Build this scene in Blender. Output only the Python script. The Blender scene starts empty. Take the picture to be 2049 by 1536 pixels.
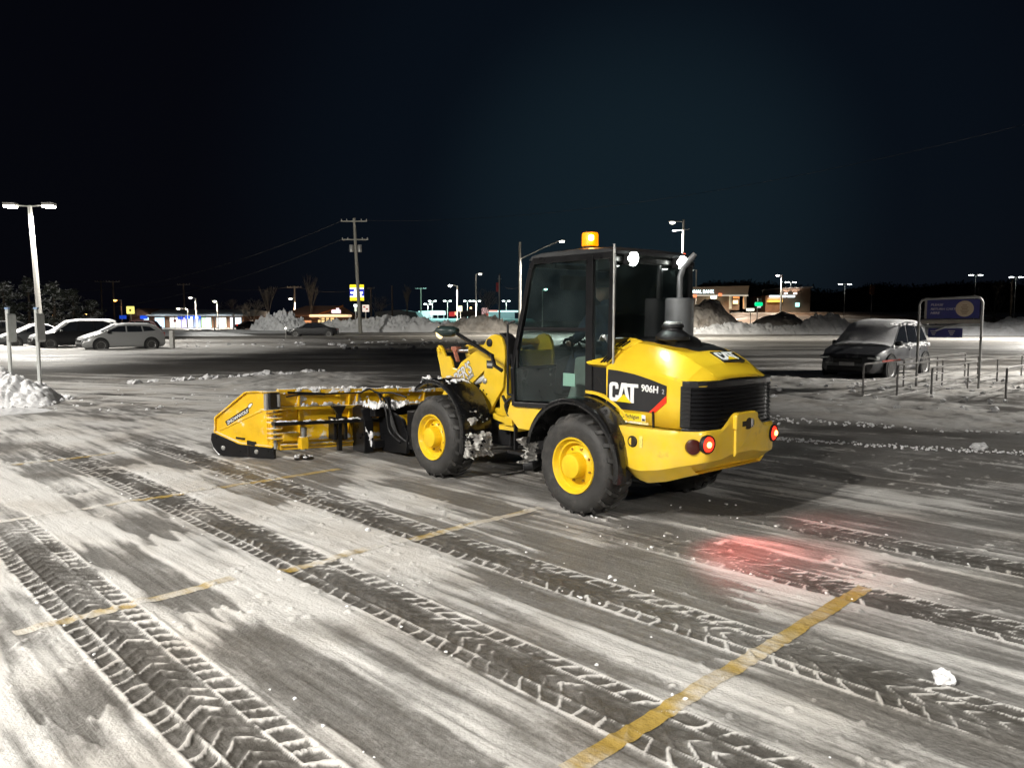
import bpy, math, random
import numpy as np
from mathutils import Vector, Matrix, noise as mnoise
D = bpy.data
sc = bpy.context.scene
COL = sc.collection
random.seed(7)
R = math.radians

# ------------------------------------------------------------------ camera
cam = D.objects.new('camera', D.cameras.new('camera'))
COL.objects.link(cam)
cam.location = (0, 0, 1.8)
cam.rotation_euler = (R(90 - 4.828), 0, 0)
cam.data.sensor_fit = 'HORIZONTAL'
cam.data.sensor_width = 36
cam.data.lens = 27.04
cam.data.clip_start = 0.05
cam.data.clip_end = 3000
sc.camera = cam

# ------------------------------------------------------------------ render / exposure
sc.render.engine = 'CYCLES'
sc.view_settings.view_transform = 'Standard'
sc.view_settings.look = 'None'
sc.view_settings.exposure = 0.05
sc.view_settings.gamma = 1.0
sc.view_settings.use_curve_mapping = False
sc.cycles.use_denoising = True
sc.cycles.use_light_tree = True
sc.cycles.max_bounces = 6
sc.cycles.transparent_max_bounces = 16
sc.cycles.sample_clamp_indirect = 3.0
sc.cycles.caustics_reflective = False
sc.cycles.caustics_refractive = False

# ------------------------------------------------------------------ world: night sky with town glow
w = D.worlds.new('World')
sc.world = w
w.use_nodes = True
nt = w.node_tree
nt.nodes.clear()
def N(t, **k):
    n = nt.nodes.new(t)
    for a, b in k.items(): setattr(n, a, b)
    return n
out = N('ShaderNodeOutputWorld')
bg = N('ShaderNodeBackground')
geo = N('ShaderNodeNewGeometry')
sky = N('ShaderNodeTexSky', sky_type='NISHITA')
sky.sun_disc = False
sky.sun_elevation = R(-4)
sky.sun_rotation = R(20)
dot = N('ShaderNodeVectorMath', operation='DOT_PRODUCT')
gd = Vector((0.165, 0.97, 0.12)).normalized()
dot.inputs[1].default_value = gd
tc = N('ShaderNodeTexCoord')
nt.links.new(tc.outputs['Generated'], dot.inputs[0])
ramp = N('ShaderNodeValToRGB')
ramp.color_ramp.interpolation = 'EASE'
e = ramp.color_ramp.elements
e[0].position = 0.84; e[0].color = (0.0013, 0.0016, 0.0032, 1)
e[1].position = 1.0; e[1].color = (0.0056, 0.0125, 0.0185, 1)
m = e.new(0.955); m.color = (0.0022, 0.0042, 0.0078, 1)
nt.links.new(dot.outputs['Value'], ramp.inputs[0])
add = N('ShaderNodeMixRGB', blend_type='ADD')
add.inputs[0].default_value = 0.004
nt.links.new(ramp.outputs[0], add.inputs[1])
nt.links.new(sky.outputs[0], add.inputs[2])
nt.links.new(add.outputs[0], bg.inputs['Color'])
bg.inputs['Strength'].default_value = 1.0
nt.links.new(bg.outputs[0], out.inputs[0])

# ------------------------------------------------------------------ lamps: power used by every lot lamp (built further down)
LAMP_W = 1.0          # overall factor
MOON_W = 0.0

# ================================================================== helpers
def tag(o, label=None, cat=None, group=None, kind=None):
    if label: o['label'] = label
    if cat: o['category'] = cat
    if group: o['group'] = group
    if kind: o['kind'] = kind
    return o
def empty(name, loc=(0, 0, 0), rz=0, label=None, cat=None, group=None, parent=None):
    o = D.objects.new(name, None)
    COL.objects.link(o)
    o.location = loc
    o.rotation_euler = (0, 0, rz)
    o.empty_display_size = 0.2
    if parent: o.parent = parent
    return tag(o, label, cat, group)
def copy_tree(o, parent=None):
    c = o.copy()
    COL.objects.link(c)
    if parent: c.parent = parent
    for ch in [q for q in D.objects if q.parent == o]:
        copy_tree(ch, c)
    return c

class MB:
    def __init__(s): s.v = []; s.f = []
    def add(s, v, f):
        b = len(s.v); s.v += [tuple(q) for q in v]; s.f += [tuple(b + i for i in q) for q in f]; return s
    def box(s, x0, x1, y0, y1, z0, z1):
        v = [(x, y, z) for x in (x0, x1) for y in (y0, y1) for z in (z0, z1)]
        return s.add(v, [(0, 1, 3, 2), (4, 6, 7, 5), (0, 4, 5, 1), (2, 3, 7, 6), (0, 2, 6, 4), (1, 5, 7, 3)])
    def bar(s, p, q, wx, wz, up=(0, 0, 1)):
        p = Vector(p); q = Vector(q); d = (q - p).normalized()
        a = d.cross(Vector(up))
        if a.length < 1e-4: a = d.cross(Vector((1, 0, 0)))
        a.normalize(); b = a.cross(d)
        v = [e + a * (i * wx / 2) + b * (j * wz / 2) for e in (p, q) for i in (-1, 1) for j in (-1, 1)]
        return s.add(v, [(0, 1, 3, 2), (4, 6, 7, 5), (0, 4, 5, 1), (2, 3, 7, 6), (0, 2, 6, 4), (1, 5, 7, 3)])
    def prism(s, poly, fn, t0, t1):
        n = len(poly)
        v = [fn(a, b, t0) for a, b in poly] + [fn(a, b, t1) for a, b in poly]
        return s.add(v, [tuple(range(n - 1, -1, -1)), tuple(range(n, 2 * n))] + [(i, (i + 1) % n, n + (i + 1) % n, n + i) for i in range(n)])
    def tube(s, pts, r, n=8, cap=True):
        pts = [Vector(p) for p in pts]
        rs = r if isinstance(r, (list, tuple)) else [r] * len(pts)
        b = len(s.v); prev = None
        for i, p in enumerate(pts):
            d = (pts[min(i + 1, len(pts) - 1)] - pts[max(i - 1, 0)]).normalized()
            if prev is None:
                a = d.cross(Vector((0, 0, 1)))
                if a.length < 1e-3: a = d.cross(Vector((1, 0, 0)))
            else:
                a = prev - d * prev.dot(d)
            a.normalize(); prev = a; c = d.cross(a)
            for k in range(n):
                t = 2 * math.pi * k / n
                s.v.append(tuple(p + (a * math.cos(t) + c * math.sin(t)) * rs[i]))
        for i in range(len(pts) - 1):
            for k in range(n):
                s.f.append((b + i * n + k, b + i * n + (k + 1) % n, b + (i + 1) * n + (k + 1) % n, b + (i + 1) * n + k))
        if cap:
            s.f.append(tuple(b + k for k in range(n - 1, -1, -1)))
            s.f.append(tuple(b + (len(pts) - 1) * n + k for k in range(n)))
        return s
    def lathe(s, prof, org, ax, n=24, closed=False):
        """prof: (radius, height along axis)"""
        org = Vector(org); ax = Vector(ax).normalized()
        a = ax.cross(Vector((0, 0, 1)))
        if a.length < 1e-3: a = Vector((1, 0, 0))
        a.normalize(); c = ax.cross(a); b = len(s.v); m = len(prof)
        for r, hh in prof:
            for k in range(n):
                t = 2 * math.pi * k / n
                s.v.append(tuple(org + ax * hh + (a * math.cos(t) + c * math.sin(t)) * r))
        for i in range(m if closed else m - 1):
            j = (i + 1) % m
            for k in range(n):
                s.f.append((b + i * n + k, b + i * n + (k + 1) % n, b + j * n + (k + 1) % n, b + j * n + k))
        if not closed:
            s.f.append(tuple(b + k for k in range(n - 1, -1, -1)))
            s.f.append(tuple(b + (m - 1) * n + k for k in range(n)))
        return s
    def loft(s, rings, closed=True, caps=True):
        b = len(s.v); n = len(rings[0])
        for r in rings: s.v += [tuple(p) for p in r]
        for i in range(len(rings) - 1):
            for k in range(n if closed else n - 1):
                s.f.append((b + i * n + k, b + i * n + (k + 1) % n, b + (i + 1) * n + (k + 1) % n, b + (i + 1) * n + k))
        if caps:
            s.f.append(tuple(b + k for k in range(n - 1, -1, -1)))
            s.f.append(tuple(b + (len(rings) - 1) * n + k for k in range(n)))
        return s
    def blob(s, c, r, sub=1, amp=0.3, seed=0):
        vs, fs = ICO[sub]
        c = Vector(c)
        rr = r if isinstance(r, (list, tuple)) else (r, r, r)
        v = []
        for q in vs:
            so = Vector((seed * 3.1, seed * 1.7, seed * 0.9))
            k = 1 + amp * mnoise.noise(Vector(q) * 1.7 + so) + amp * .55 * mnoise.noise(Vector(q) * 4.1 + so)
            v.append((c.x + q[0] * rr[0] * k, c.y + q[1] * rr[1] * k, c.z + q[2] * rr[2] * k))
        return s.add(v, fs)
    def build(s, name, mat, parent=None, smooth=False, bevel=0, label=None, sub=0, angle=35):
        me = D.meshes.new(name)
        me.from_pydata(s.v, [], s.f)
        me.validate()
        fix_normals(me)
        if mat: me.materials.append(mat)
        if smooth: shade(me, angle)
        o = D.objects.new(name, me)
        COL.objects.link(o)
        if parent: o.parent = parent
        if bevel:
            b = o.modifiers.new('bevel', 'BEVEL'); b.width = bevel; b.segments = 2
            b.limit_method = 'ANGLE'; b.angle_limit = R(30)
            b.harden_normals = False
        if sub:
            q = o.modifiers.new('sub', 'SUBSURF'); q.levels = sub; q.render_levels = sub
        if label: o['label'] = label
        return o
def fix_normals(me):
    import bmesh
    bm = bmesh.new(); bm.from_mesh(me)
    bmesh.ops.recalc_face_normals(bm, faces=bm.faces)
    bm.to_mesh(me); bm.free()
def shade(me, angle=35):
    me.polygons.foreach_set('use_smooth', [True] * len(me.polygons))
    if angle < 180:
        me.update()
        try: me.set_sharp_from_angle(angle=R(angle))
        except Exception: pass
def make_ico(sub):
    import bmesh
    bm = bmesh.new(); bmesh.ops.create_icosphere(bm, subdivisions=sub, radius=1)
    r = ([tuple(v.co) for v in bm.verts], [tuple(x.index for x in f.verts) for f in bm.faces]); bm.free(); return r
ICO = {i: make_ico(i) for i in (1, 2, 3)}

# ------------------------------------------------------------------ materials
MATS = {}
def mat(name, col, rough=0.5, metal=0.0, spec=0.5, emit=None, es=0, coat=0, noise=0, nscale=8, bump=0, bscale=60, dirt=None, dscale=3, dthr=(0.55, 0.7), trans=0, alpha=1):
    if name in MATS: return MATS[name]
    m = D.materials.new(name); m.use_nodes = True
    t = m.node_tree; b = t.nodes['Principled BSDF']
    b.inputs['Base Color'].default_value = (*col, 1)
    b.inputs['Roughness'].default_value = rough
    b.inputs['Metallic'].default_value = metal
    b.inputs['Specular IOR Level'].default_value = spec
    b.inputs['Coat Weight'].default_value = coat
    b.inputs['Coat Roughness'].default_value = 0.12
    if emit:
        b.inputs['Emission Color'].default_value = (*emit, 1)
        b.inputs['Emission Strength'].default_value = es
    tc = t.nodes.new('ShaderNodeTexCoord')
    last = None
    if noise:
        n = t.nodes.new('ShaderNodeTexNoise'); n.inputs['Scale'].default_value = nscale; n.inputs['Detail'].default_value = 5
        t.links.new(tc.outputs['Object'], n.inputs['Vector'])
        mx = t.nodes.new('ShaderNodeMixRGB'); mx.blend_type = 'MULTIPLY'; mx.inputs[0].default_value = 1
        rp = t.nodes.new('ShaderNodeMapRange'); rp.inputs[1].default_value = .3; rp.inputs[2].default_value = .7
        rp.inputs[3].default_value = 1 - noise; rp.inputs[4].default_value = 1 + noise * .4
        t.links.new(n.outputs['Fac'], rp.inputs[0])
        mx.inputs[1].default_value = (*col, 1)
        t.links.new(rp.outputs[0], mx.inputs[2]); last = mx.outputs[0]
        rr = t.nodes.new('ShaderNodeMapRange'); rr.inputs[3].default_value = max(.05, rough - .12); rr.inputs[4].default_value = min(1, rough + .15)
        t.links.new(n.outputs['Fac'], rr.inputs[0]); t.links.new(rr.outputs[0], b.inputs['Roughness'])
    if dirt:
        n2 = t.nodes.new('ShaderNodeTexNoise'); n2.inputs['Scale'].default_value = dscale; n2.inputs['Detail'].default_value = 8; n2.inputs['Roughness'].default_value = .65
        t.links.new(tc.outputs['Object'], n2.inputs['Vector'])
        rp = t.nodes.new('ShaderNodeMapRange'); rp.inputs[1].default_value = dthr[0]; rp.inputs[2].default_value = dthr[1]
        t.links.new(n2.outputs['Fac'], rp.inputs[0])
        mx = t.nodes.new('ShaderNodeMixRGB'); mx.inputs[1].default_value = (*col, 1); mx.inputs[2].default_value = (*dirt, 1)
        if last: t.links.new(last, mx.inputs[1])
        t.links.new(rp.outputs[0], mx.inputs[0]); last = mx.outputs[0]
    if last: t.links.new(last, b.inputs['Base Color'])
    if bump:
        n3 = t.nodes.new('ShaderNodeTexNoise'); n3.inputs['Scale'].default_value = bscale; n3.inputs['Detail'].default_value = 6
        t.links.new(tc.outputs['Object'], n3.inputs['Vector'])
        bp = t.nodes.new('ShaderNodeBump'); bp.inputs['Strength'].default_value = bump; bp.inputs['Distance'].default_value = .02
        t.links.new(n3.outputs['Fac'], bp.inputs['Height']); t.links.new(bp.outputs[0], b.inputs['Normal'])
    MATS[name] = m
    return m
def glass(name, tint=(0.5, 0.6, 0.6), refl=.55):
    m = D.materials.new(name); m.use_nodes = True
    t = m.node_tree; t.nodes.clear()
    o = t.nodes.new('ShaderNodeOutputMaterial'); mx = t.nodes.new('ShaderNodeMixShader')
    tr = t.nodes.new('ShaderNodeBsdfTransparent'); tr.inputs[0].default_value = (*tint, 1)
    gl = t.nodes.new('ShaderNodeBsdfGlossy'); gl.inputs['Roughness'].default_value = .04; gl.inputs['Color'].default_value = (refl, refl, refl, 1)
    fr = t.nodes.new('ShaderNodeFresnel'); fr.inputs[0].default_value = 1.5
    t.links.new(fr.outputs[0], mx.inputs[0]); t.links.new(tr.outputs[0], mx.inputs[1]); t.links.new(gl.outputs[0], mx.inputs[2])
    df = t.nodes.new('ShaderNodeBsdfDiffuse'); df.inputs[0].default_value = (.28, .38, .38, 1)  # diffuse film stands in for veiling haze on the glass
    m2 = t.nodes.new('ShaderNodeMixShader')
    nz = t.nodes.new('ShaderNodeTexNoise'); nz.inputs['Scale'].default_value = 3.5; nz.inputs['Detail'].default_value = 6
    tc = t.nodes.new('ShaderNodeTexCoord'); t.links.new(tc.outputs['Object'], nz.inputs['Vector'])
    rp = t.nodes.new('ShaderNodeMapRange'); rp.inputs[1].default_value = .35; rp.inputs[2].default_value = .75; rp.inputs[3].default_value = .015; rp.inputs[4].default_value = .075
    t.links.new(nz.outputs['Fac'], rp.inputs[0]); t.links.new(rp.outputs[0], m2.inputs[0])
    t.links.new(mx.outputs[0], m2.inputs[1]); t.links.new(df.outputs[0], m2.inputs[2]); t.links.new(m2.outputs[0], o.inputs[0])
    MATS[name] = m; return m
def emis(name, col, st):
    m = D.materials.new(name); m.use_nodes = True
    t = m.node_tree; b = t.nodes['Principled BSDF']
    b.inputs['Base Color'].default_value = (*[c * .6 for c in col], 1)
    b.inputs['Emission Color'].default_value = (*col, 1); b.inputs['Emission Strength'].default_value = st
    MATS[name] = m; return m

YEL = mat('cat_yellow', (0.80, 0.53, 0.020), .34, coat=.5, noise=.10, nscale=5, dirt=(0.33, 0.22, 0.06), dscale=4, dthr=(.62, .80))
YELP = mat('plow_yellow', (0.80, 0.48, 0.010), .42, coat=.2, noise=.16, nscale=7, dirt=(0.66, 0.58, 0.40), dscale=5, dthr=(.57, .74), bump=.15, bscale=25)
def add_top_snow(m, lo=.35, hi=.8):
    t = m.node_tree; b = t.nodes['Principled BSDF']; src = b.inputs['Base Color'].links[0].from_socket
    g = t.nodes.new('ShaderNodeNewGeometry'); sp = t.nodes.new('ShaderNodeSeparateXYZ'); t.links.new(g.outputs['Normal'], sp.inputs[0])
    tc = t.nodes.new('ShaderNodeTexCoord'); nz = t.nodes.new('ShaderNodeTexNoise'); nz.inputs['Scale'].default_value = 7; nz.inputs['Detail'].default_value = 7; nz.inputs['Roughness'].default_value = .7
    t.links.new(tc.outputs['Object'], nz.inputs['Vector'])
    ma = t.nodes.new('ShaderNodeMath'); ma.operation = 'MULTIPLY_ADD'; ma.inputs[1].default_value = .42; t.links.new(sp.outputs['Z'], ma.inputs[0]); t.links.new(nz.outputs['Fac'], ma.inputs[2])
    mr = t.nodes.new('ShaderNodeMapRange'); mr.inputs[1].default_value = .60; mr.inputs[2].default_value = .74; t.links.new(ma.outputs[0], mr.inputs[0])
    mx = t.nodes.new('ShaderNodeMixRGB'); mx.inputs[2].default_value = (.78, .76, .70, 1); t.links.new(mr.outputs[0], mx.inputs[0]); t.links.new(src, mx.inputs[1]); t.links.new(mx.outputs[0], b.inputs['Base Color'])
add_top_snow(YELP)
def add_salt(m, z0=1.25, z1=.35, amt=.22, col=(.50, .46, .36)):
    t = m.node_tree; b = t.nodes['Principled BSDF']; src = b.inputs['Base Color'].links[0].from_socket
    tc = t.nodes.new('ShaderNodeTexCoord'); sp = t.nodes.new('ShaderNodeSeparateXYZ'); t.links.new(tc.outputs['Object'], sp.inputs[0])
    hz = t.nodes.new('ShaderNodeMapRange'); hz.inputs[1].default_value = z0; hz.inputs[2].default_value = z1; hz.inputs[3].default_value = .06; t.links.new(sp.outputs['Z'], hz.inputs[0])
    nz = t.nodes.new('ShaderNodeTexNoise'); nz.inputs['Scale'].default_value = 6; nz.inputs['Detail'].default_value = 10; nz.inputs['Roughness'].default_value = .75
    t.links.new(tc.outputs['Object'], nz.inputs['Vector'])
    mr = t.nodes.new('ShaderNodeMapRange'); mr.inputs[1].default_value = .38; mr.inputs[2].default_value = .68; t.links.new(nz.outputs['Fac'], mr.inputs[0])
    mu = t.nodes.new('ShaderNodeMath'); mu.operation = 'MULTIPLY'; t.links.new(hz.outputs[0], mu.inputs[0]); t.links.new(mr.outputs[0], mu.inputs[1])
    m2 = t.nodes.new('ShaderNodeMath'); m2.operation = 'MULTIPLY'; m2.inputs[1].default_value = amt; t.links.new(mu.outputs[0], m2.inputs[0])
    mx = t.nodes.new('ShaderNodeMixRGB'); mx.inputs[2].default_value = (*col, 1); t.links.new(m2.outputs[0], mx.inputs[0]); t.links.new(src, mx.inputs[1]); t.links.new(mx.outputs[0], b.inputs['Base Color'])
add_salt(YEL)
YELR = mat('rim_yellow', (0.80, 0.52, 0.012), .4, coat=.2, noise=.12, nscale=12, dirt=(0.35, 0.24, 0.07), dscale=9, dthr=(.6, .75))
BLK = mat('black_paint', (0.008, 0.008, 0.009), .3, spec=.35, coat=.15, noise=.2, nscale=9)
BLKM = mat('black_plastic', (0.011, 0.011, 0.012), .5, spec=.35, noise=.2, nscale=12, bump=.1, bscale=90)
FEN = mat('fender_black', (0.006, 0.006, 0.0065), .24, coat=.3, noise=.2, nscale=10, dirt=(0.05, 0.048, 0.045), dscale=6, dthr=(.62, .8))
RUB = mat('tyre_rubber', (0.028, 0.027, 0.026), .62, noise=.3, nscale=14, bump=.2, bscale=50, dirt=(0.075, 0.07, 0.065), dscale=5, dthr=(.5, .75))
CHR = mat('steel', (0.45, 0.45, 0.45), .3, metal=.9, noise=.2, nscale=10)
GALV = mat('galvanised', (0.42, 0.42, 0.41), .45, metal=.6, noise=.25, nscale=9)
GREYM = mat('muffler_grey', (0.20, 0.21, 0.22), .42, metal=.5, noise=.2, nscale=6)
SNOW = mat('snow', (0.74, 0.75, 0.77), .7, noise=.12, nscale=9, bump=.5, bscale=16, dirt=(0.42, 0.39, 0.35), dscale=2.2, dthr=(.56, .8))
SNOWP = mat('snow_clean', (0.80, 0.80, 0.81), .65, noise=.08, nscale=12, bump=.4, bscale=24)
DSNOW = mat('dirty_snow', (0.42, 0.39, 0.36), .75, noise=.3, nscale=1.2, bump=.6, bscale=6, dirt=(0.16, 0.13, 0.10), dscale=.5, dthr=(.5, .7))
CONC = mat('concrete', (0.38, 0.37, 0.35), .8, noise=.2, nscale=3)
WHT = mat('white_paint', (0.78, 0.78, 0.76), .4, noise=.1)
REDP = mat('red_paint', (0.62, 0.03, 0.01), .4)
GLS = glass('cab_glass', (0.42, 0.50, 0.50))
WOOD = mat('pole_wood', (0.13, 0.10, 0.075), .85, noise=.3, nscale=4)
POLE = mat('pole_paint', (0.50, 0.49, 0.46), .5, noise=.15)
DARKW = mat('window_dark', (0.012, 0.014, 0.018), .08, spec=.8)
# ================================================================== noise in numpy
rng = np.random.default_rng(5)
TAB = rng.random((256, 256)).astype(np.float32)
def vn(x, y, sd=0):
    x = x + sd * 17.31; y = y + sd * 9.73
    xi = np.floor(x).astype(np.int32); yi = np.floor(y).astype(np.int32)
    fx = (x - xi).astype(np.float32); fy = (y - yi).astype(np.float32)
    fx = fx * fx * (3 - 2 * fx); fy = fy * fy * (3 - 2 * fy)
    a = TAB[xi & 255, yi & 255]; b = TAB[(xi + 1) & 255, yi & 255]
    c = TAB[xi & 255, (yi + 1) & 255]; d = TAB[(xi + 1) & 255, (yi + 1) & 255]
    return (a * (1 - fx) + b * fx) * (1 - fy) + (c * (1 - fx) + d * fx) * fy
def fbm(x, y, o=3, sd=0):
    r = 0; a = .5; tot = 0
    for i in range(o):
        r = r + a * vn(x * 2 ** i, y * 2 ** i, sd + i); tot += a; a *= .55
    return r / tot
def sst(a, b, x):
    t = np.clip((x - a) / (b - a), 0, 1); return t * t * (3 - 2 * t)

# (t centre, half width, s from, s to, strength)
TRACKS = [(1.42, .23, -9, 9.0, 1.25), (2.79, .21, -9, 13.5, 1.0), (3.92, .20, -9, 13.0, .9), (5.12, .19, -9, 4.6, .75), (6.45, .19, -9, 4.4, .7), (-0.02, .2, -9, 7, .8)]
def ground(x, y):
    """height and snow cover of the lot at world x, y (arrays)"""
    x = np.asarray(x, np.float64); y = np.asarray(y, np.float64)
    s = -.70 * x + .714 * y; t = .714 * x + .70 * y
    t = t + .05 * (vn(s * .25, t * .1, 3) - .5)
    # streak directions turn towards the x axis further out
    far = sst(9, 17, y + .25 * x)
    s2 = .93 * x - .36 * y; t2 = .36 * x + .93 * y + .5 * (vn(x * .15, y * .15, 8) - .5)
    vf = sst(18, 30, y)
    near_st = .42 * fbm(s * .45, t * 3.4, 4, 1) + .58 * fbm(s * 1.1, t * 13, 3, 4)
    mid_st = .55 * fbm(s2 * .22, t2 * 2.6, 3, 11) + .45 * fbm(s2 * .7, t2 * 10, 2, 14)
    far_st = .6 * fbm(x * .06, y * .55, 3, 21) + .4 * fbm(x * .3, y * 1.6, 2, 24)
    st = near_st * (1 - far) + mid_st * far
    st = st * (1 - vf) + far_st * vf
    patch = .55 * fbm(s * .55, t * 1.0, 5, 31) + .45 * fbm(x * 1.7, y * 1.7, 4, 34)
    # scraped rectangles: bands along s with ragged ends
    tb = t * 2.3 + .25 * vn(s * 1.3, t * 3, 41) + .10 * vn(s * 5, t * 22, 45)
    bi = np.floor(tb).astype(np.int32)
    so = s * .42 + TAB[bi & 255, 7] * 5 + .05 * vn(s * 5, t * 6, 43) + .20 * vn(s * 1.5, t * 21, 46) + .08 * vn(s * 9, t * 60, 47)
    si = np.floor(so).astype(np.int32)
    on = (TAB[bi & 255, si & 255] > .54).astype(np.float32)
    ft = tb - bi; edge = sst(0, .12, ft) * sst(1, .88, ft)
    fs = so - si; edge = edge * sst(0, .03, fs) * sst(1, .8, fs)
    scrape = on * edge * (1 - sst(9, 12, y))
    bias = .17 * np.clip((-.1 - x) / 3, 0, 1.2) * (1 - vf) + .05 * np.clip((5 - y) / 3, 0, 1) * (x < 1.5)
    bias = bias - .135 * sst(7.4, 11.5, y) * (1 - vf) * (1 - .5 * sst(1, 4, x)) - .06 * sst(2, 5, x) * (1 - far)
    wst = .50 + .30 * far
    v = wst * st + (1 - wst) * patch + bias - .19 * scrape - .056
    v = v + (.5 * far + .25) * (fbm(s * .5 * (1 - far) + s2 * .3 * far, (t * 26) * (1 - far) + (t2 * 7) * far, 2, 66) - .5) * .22
    v = v + (v - .47) * .7 * far
    mask = sst(.35, .63, v)
    mask = np.clip(mask * .66 + .22 + .10 * (fbm(x * 3, y * 3, 3, 62) - .5), 0, 1)
    h = .016 * mask + .010 * (st - .5) * (1 - vf) + .006 * fbm(x * 9, y * 9, 2, 51) * mask
    h = h + .02 * (fbm(x * .35, y * .35, 2, 60) - .5)
    # crumbs of snow
    cr = .8 * sst(.74, .86, fbm(x * 14, y * 14, 2, 55)) * sst(.45, .65, patch + .1 * mask)
    mask = np.maximum(mask, cr * .9); h = h + .018 * cr
    # slushy berms beside the passes
    for tc_, wd, s0, s1, k in TRACKS:
        tt = t + .06 * np.sin(s * .35 + tc_ * 5)
        q = (tt - tc_) / wd
        ins = (1 - sst(.95, 1.12, np.abs(q))) * sst(s0, s0 + .5, s) * (1 - sst(s1 - 2.5, s1, s))
        ins = ins * (.72 + .28 * sst(.25, .45, fbm(s * .55, t * 1.5, 2, 70 + int(tc_ * 10)) + .1))
        aq = np.abs(q)
        per = .126
        ph = s / per + np.where(q > 0, .5, 0) + .9 * (aq - .7) + .55 * (vn(s * 7, t * 9, 77) - .5)
        fr = ph - np.floor(ph)
        rid = np.exp(-(np.abs(fr - .5) / .10) ** 3) * (.55 + .6 * vn(s * 6, t * 6, 88))
        ph2 = s / per * 1.0 + 2.1 * aq + .4 * (vn(s * 8, t * 8, 79) - .5)
        fr2 = ph2 - np.floor(ph2)
        rid2 = np.exp(-((fr2 - .5) / .15) ** 2) * .66 * (.30 + .95 * vn(s * 5, t * 9, 80))
        side = sst(.38, .5, aq)
        rr = rid * side + rid2 * (1 - side)
        wallr = np.exp(-((aq - .47) / .06) ** 2) * .75 + np.exp(-((aq - 1.0) / .09) ** 2)
        rr = np.clip(np.maximum(rr, wallr * (.55 + .6 * vn(s * 11, t * 5, 81))), 0, 1.15)
        rr = rr * (.6 + .7 * vn(s * 3, t * 6, 83))
        fade = .45 + .55 * (1 - sst(6, 12, y))
        ht = k * .017 * rr - .002
        mk = np.clip(-.02 + .16 * vn(s * 4, t * 7, 85) + .95 * sst(.40, .74, rr + .25 * (vn(s * 30, t * 30, 86) - .5)), 0, 1)
        h = h * (1 - ins) + ins * (ht * fade + .004)
        mask = mask * (1 - ins) + mk * ins
    # snow left around the cart corral (right) and its broken near edge
    e1 = y - (13.3 - .42 * (x - 4.7)) + .5 * (vn(x * 1.2, y * 1.2, 90) - .5)
    reg = sst(0, .35, e1) * (1 - sst(21, 26, y - .15 * x)) * sst(4.2, 7, x + .25 * (y - 13))
    hole = sst(.55, .70, fbm(x * .35, y * .8, 3, 95))
    rough = fbm(x * 2.2, y * 2.2, 4, 92)
    h = h + reg * (1 - .7 * hole) * (.02 + .12 * rough ** 1.3)
    mask = mask * (1 - reg) + reg * np.clip(.45 + 1.5 * (rough - .35) - .4 * hole, 0.1, 1)
    dk = sst(-.95, -.55, e1) * (1 - sst(-.12, 0, e1)) * sst(3.0, 5.5, x) * (1 - sst(6.6, 8.2, x))
    mask = mask * (1 - .8 * dk)
    # rough turned-over snow in the middle distance, left of the machine
    e2 = ((x + 6.4) / 2.3 + (y - 23) * .10) ** 2 + ((y - 22.2) / 3.3) ** 2 + .8 * (vn(x * .9, y * .9, 97) - .5)
    r2 = 1 - sst(.6, 1.1, e2)
    rg = fbm(x * 2.6, y * 2.0, 4, 98)
    h = h + r2 * .13 * rg; mask = mask * (1 - r2) + r2 * np.clip(.5 + .9 * (rg - .3), 0, 1)
    # swept dark lane behind it
    lane = sst(24, 27, y) * (1 - sst(36, 42, y)) * (.6 + .4 * vn(x * .1, y * .4, 99)) * (1 - reg)
    lane2 = sst(14.5, 16, y) * (1 - sst(25, 28, y)) * sst(-4.6, -3.2, x + .12 * (y - 20)) * (1 - sst(3.5, 5.5, x))
    mask = mask * (1 - .5 * np.maximum(lane, lane2) * (1 - r2))
    # snowy stalls of the parked cars (left, far)
    r3 = sst(38, 39.5, y + .08 * x + .8 * vn(x * .3, y * .3, 101)) * (1 - sst(62, 70, y)) * (1 - sst(-16, -11, x))
    rg3 = fbm(x * .8, y * .8, 4, 103)
    h = h + r3 * (.05 + .14 * rg3); mask = mask * (1 - r3) + r3 * np.clip(.55 + .6 * rg3, 0, 1)
    # far off: mostly packed grey snow with brighter bands
    r4 = sst(45, 60, y)
    band = sst(.42, .62, fbm(x * .03, y * .25, 3, 105))
    mask = mask * (1 - r4) + r4 * (.06 + .34 * band)
    h = h + r4 * .1 * band
    return h, np.clip(mask, 0, 1)

def grid_mesh(name, X, Y, material, zoff=0.0, kind=None, zfun=None, mscale=1.0):
    nr, nc = X.shape
    h, mk = (zfun or ground)(X, Y)
    co = np.stack([X, Y, h + zoff], -1).reshape(-1, 3).astype(np.float32)
    i = np.arange(nr * nc).reshape(nr, nc)
    q = np.stack([i[:-1, :-1], i[:-1, 1:], i[1:, 1:], i[1:, :-1]], -1).reshape(-1, 4).astype(np.int32)
    me = D.meshes.new(name)
    me.vertices.add(len(co)); me.vertices.foreach_set('co', co.ravel())
    me.loops.add(q.size); me.loops.foreach_set('vertex_index', q.ravel())
    me.polygons.add(len(q)); me.polygons.foreach_set('loop_start', np.arange(0, q.size, 4, dtype=np.int32))
    me.update(calc_edges=True)
    at = me.attributes.new('snow', 'FLOAT', 'POINT'); at.data.foreach_set('value', (mk * mscale).astype(np.float32).ravel())
    me.polygons.foreach_set('use_smooth', np.ones(len(q), bool))
    me.materials.append(material)
    o = D.objects.new(name, me); COL.objects.link(o)
    if kind: o['kind'] = kind
    return o

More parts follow.
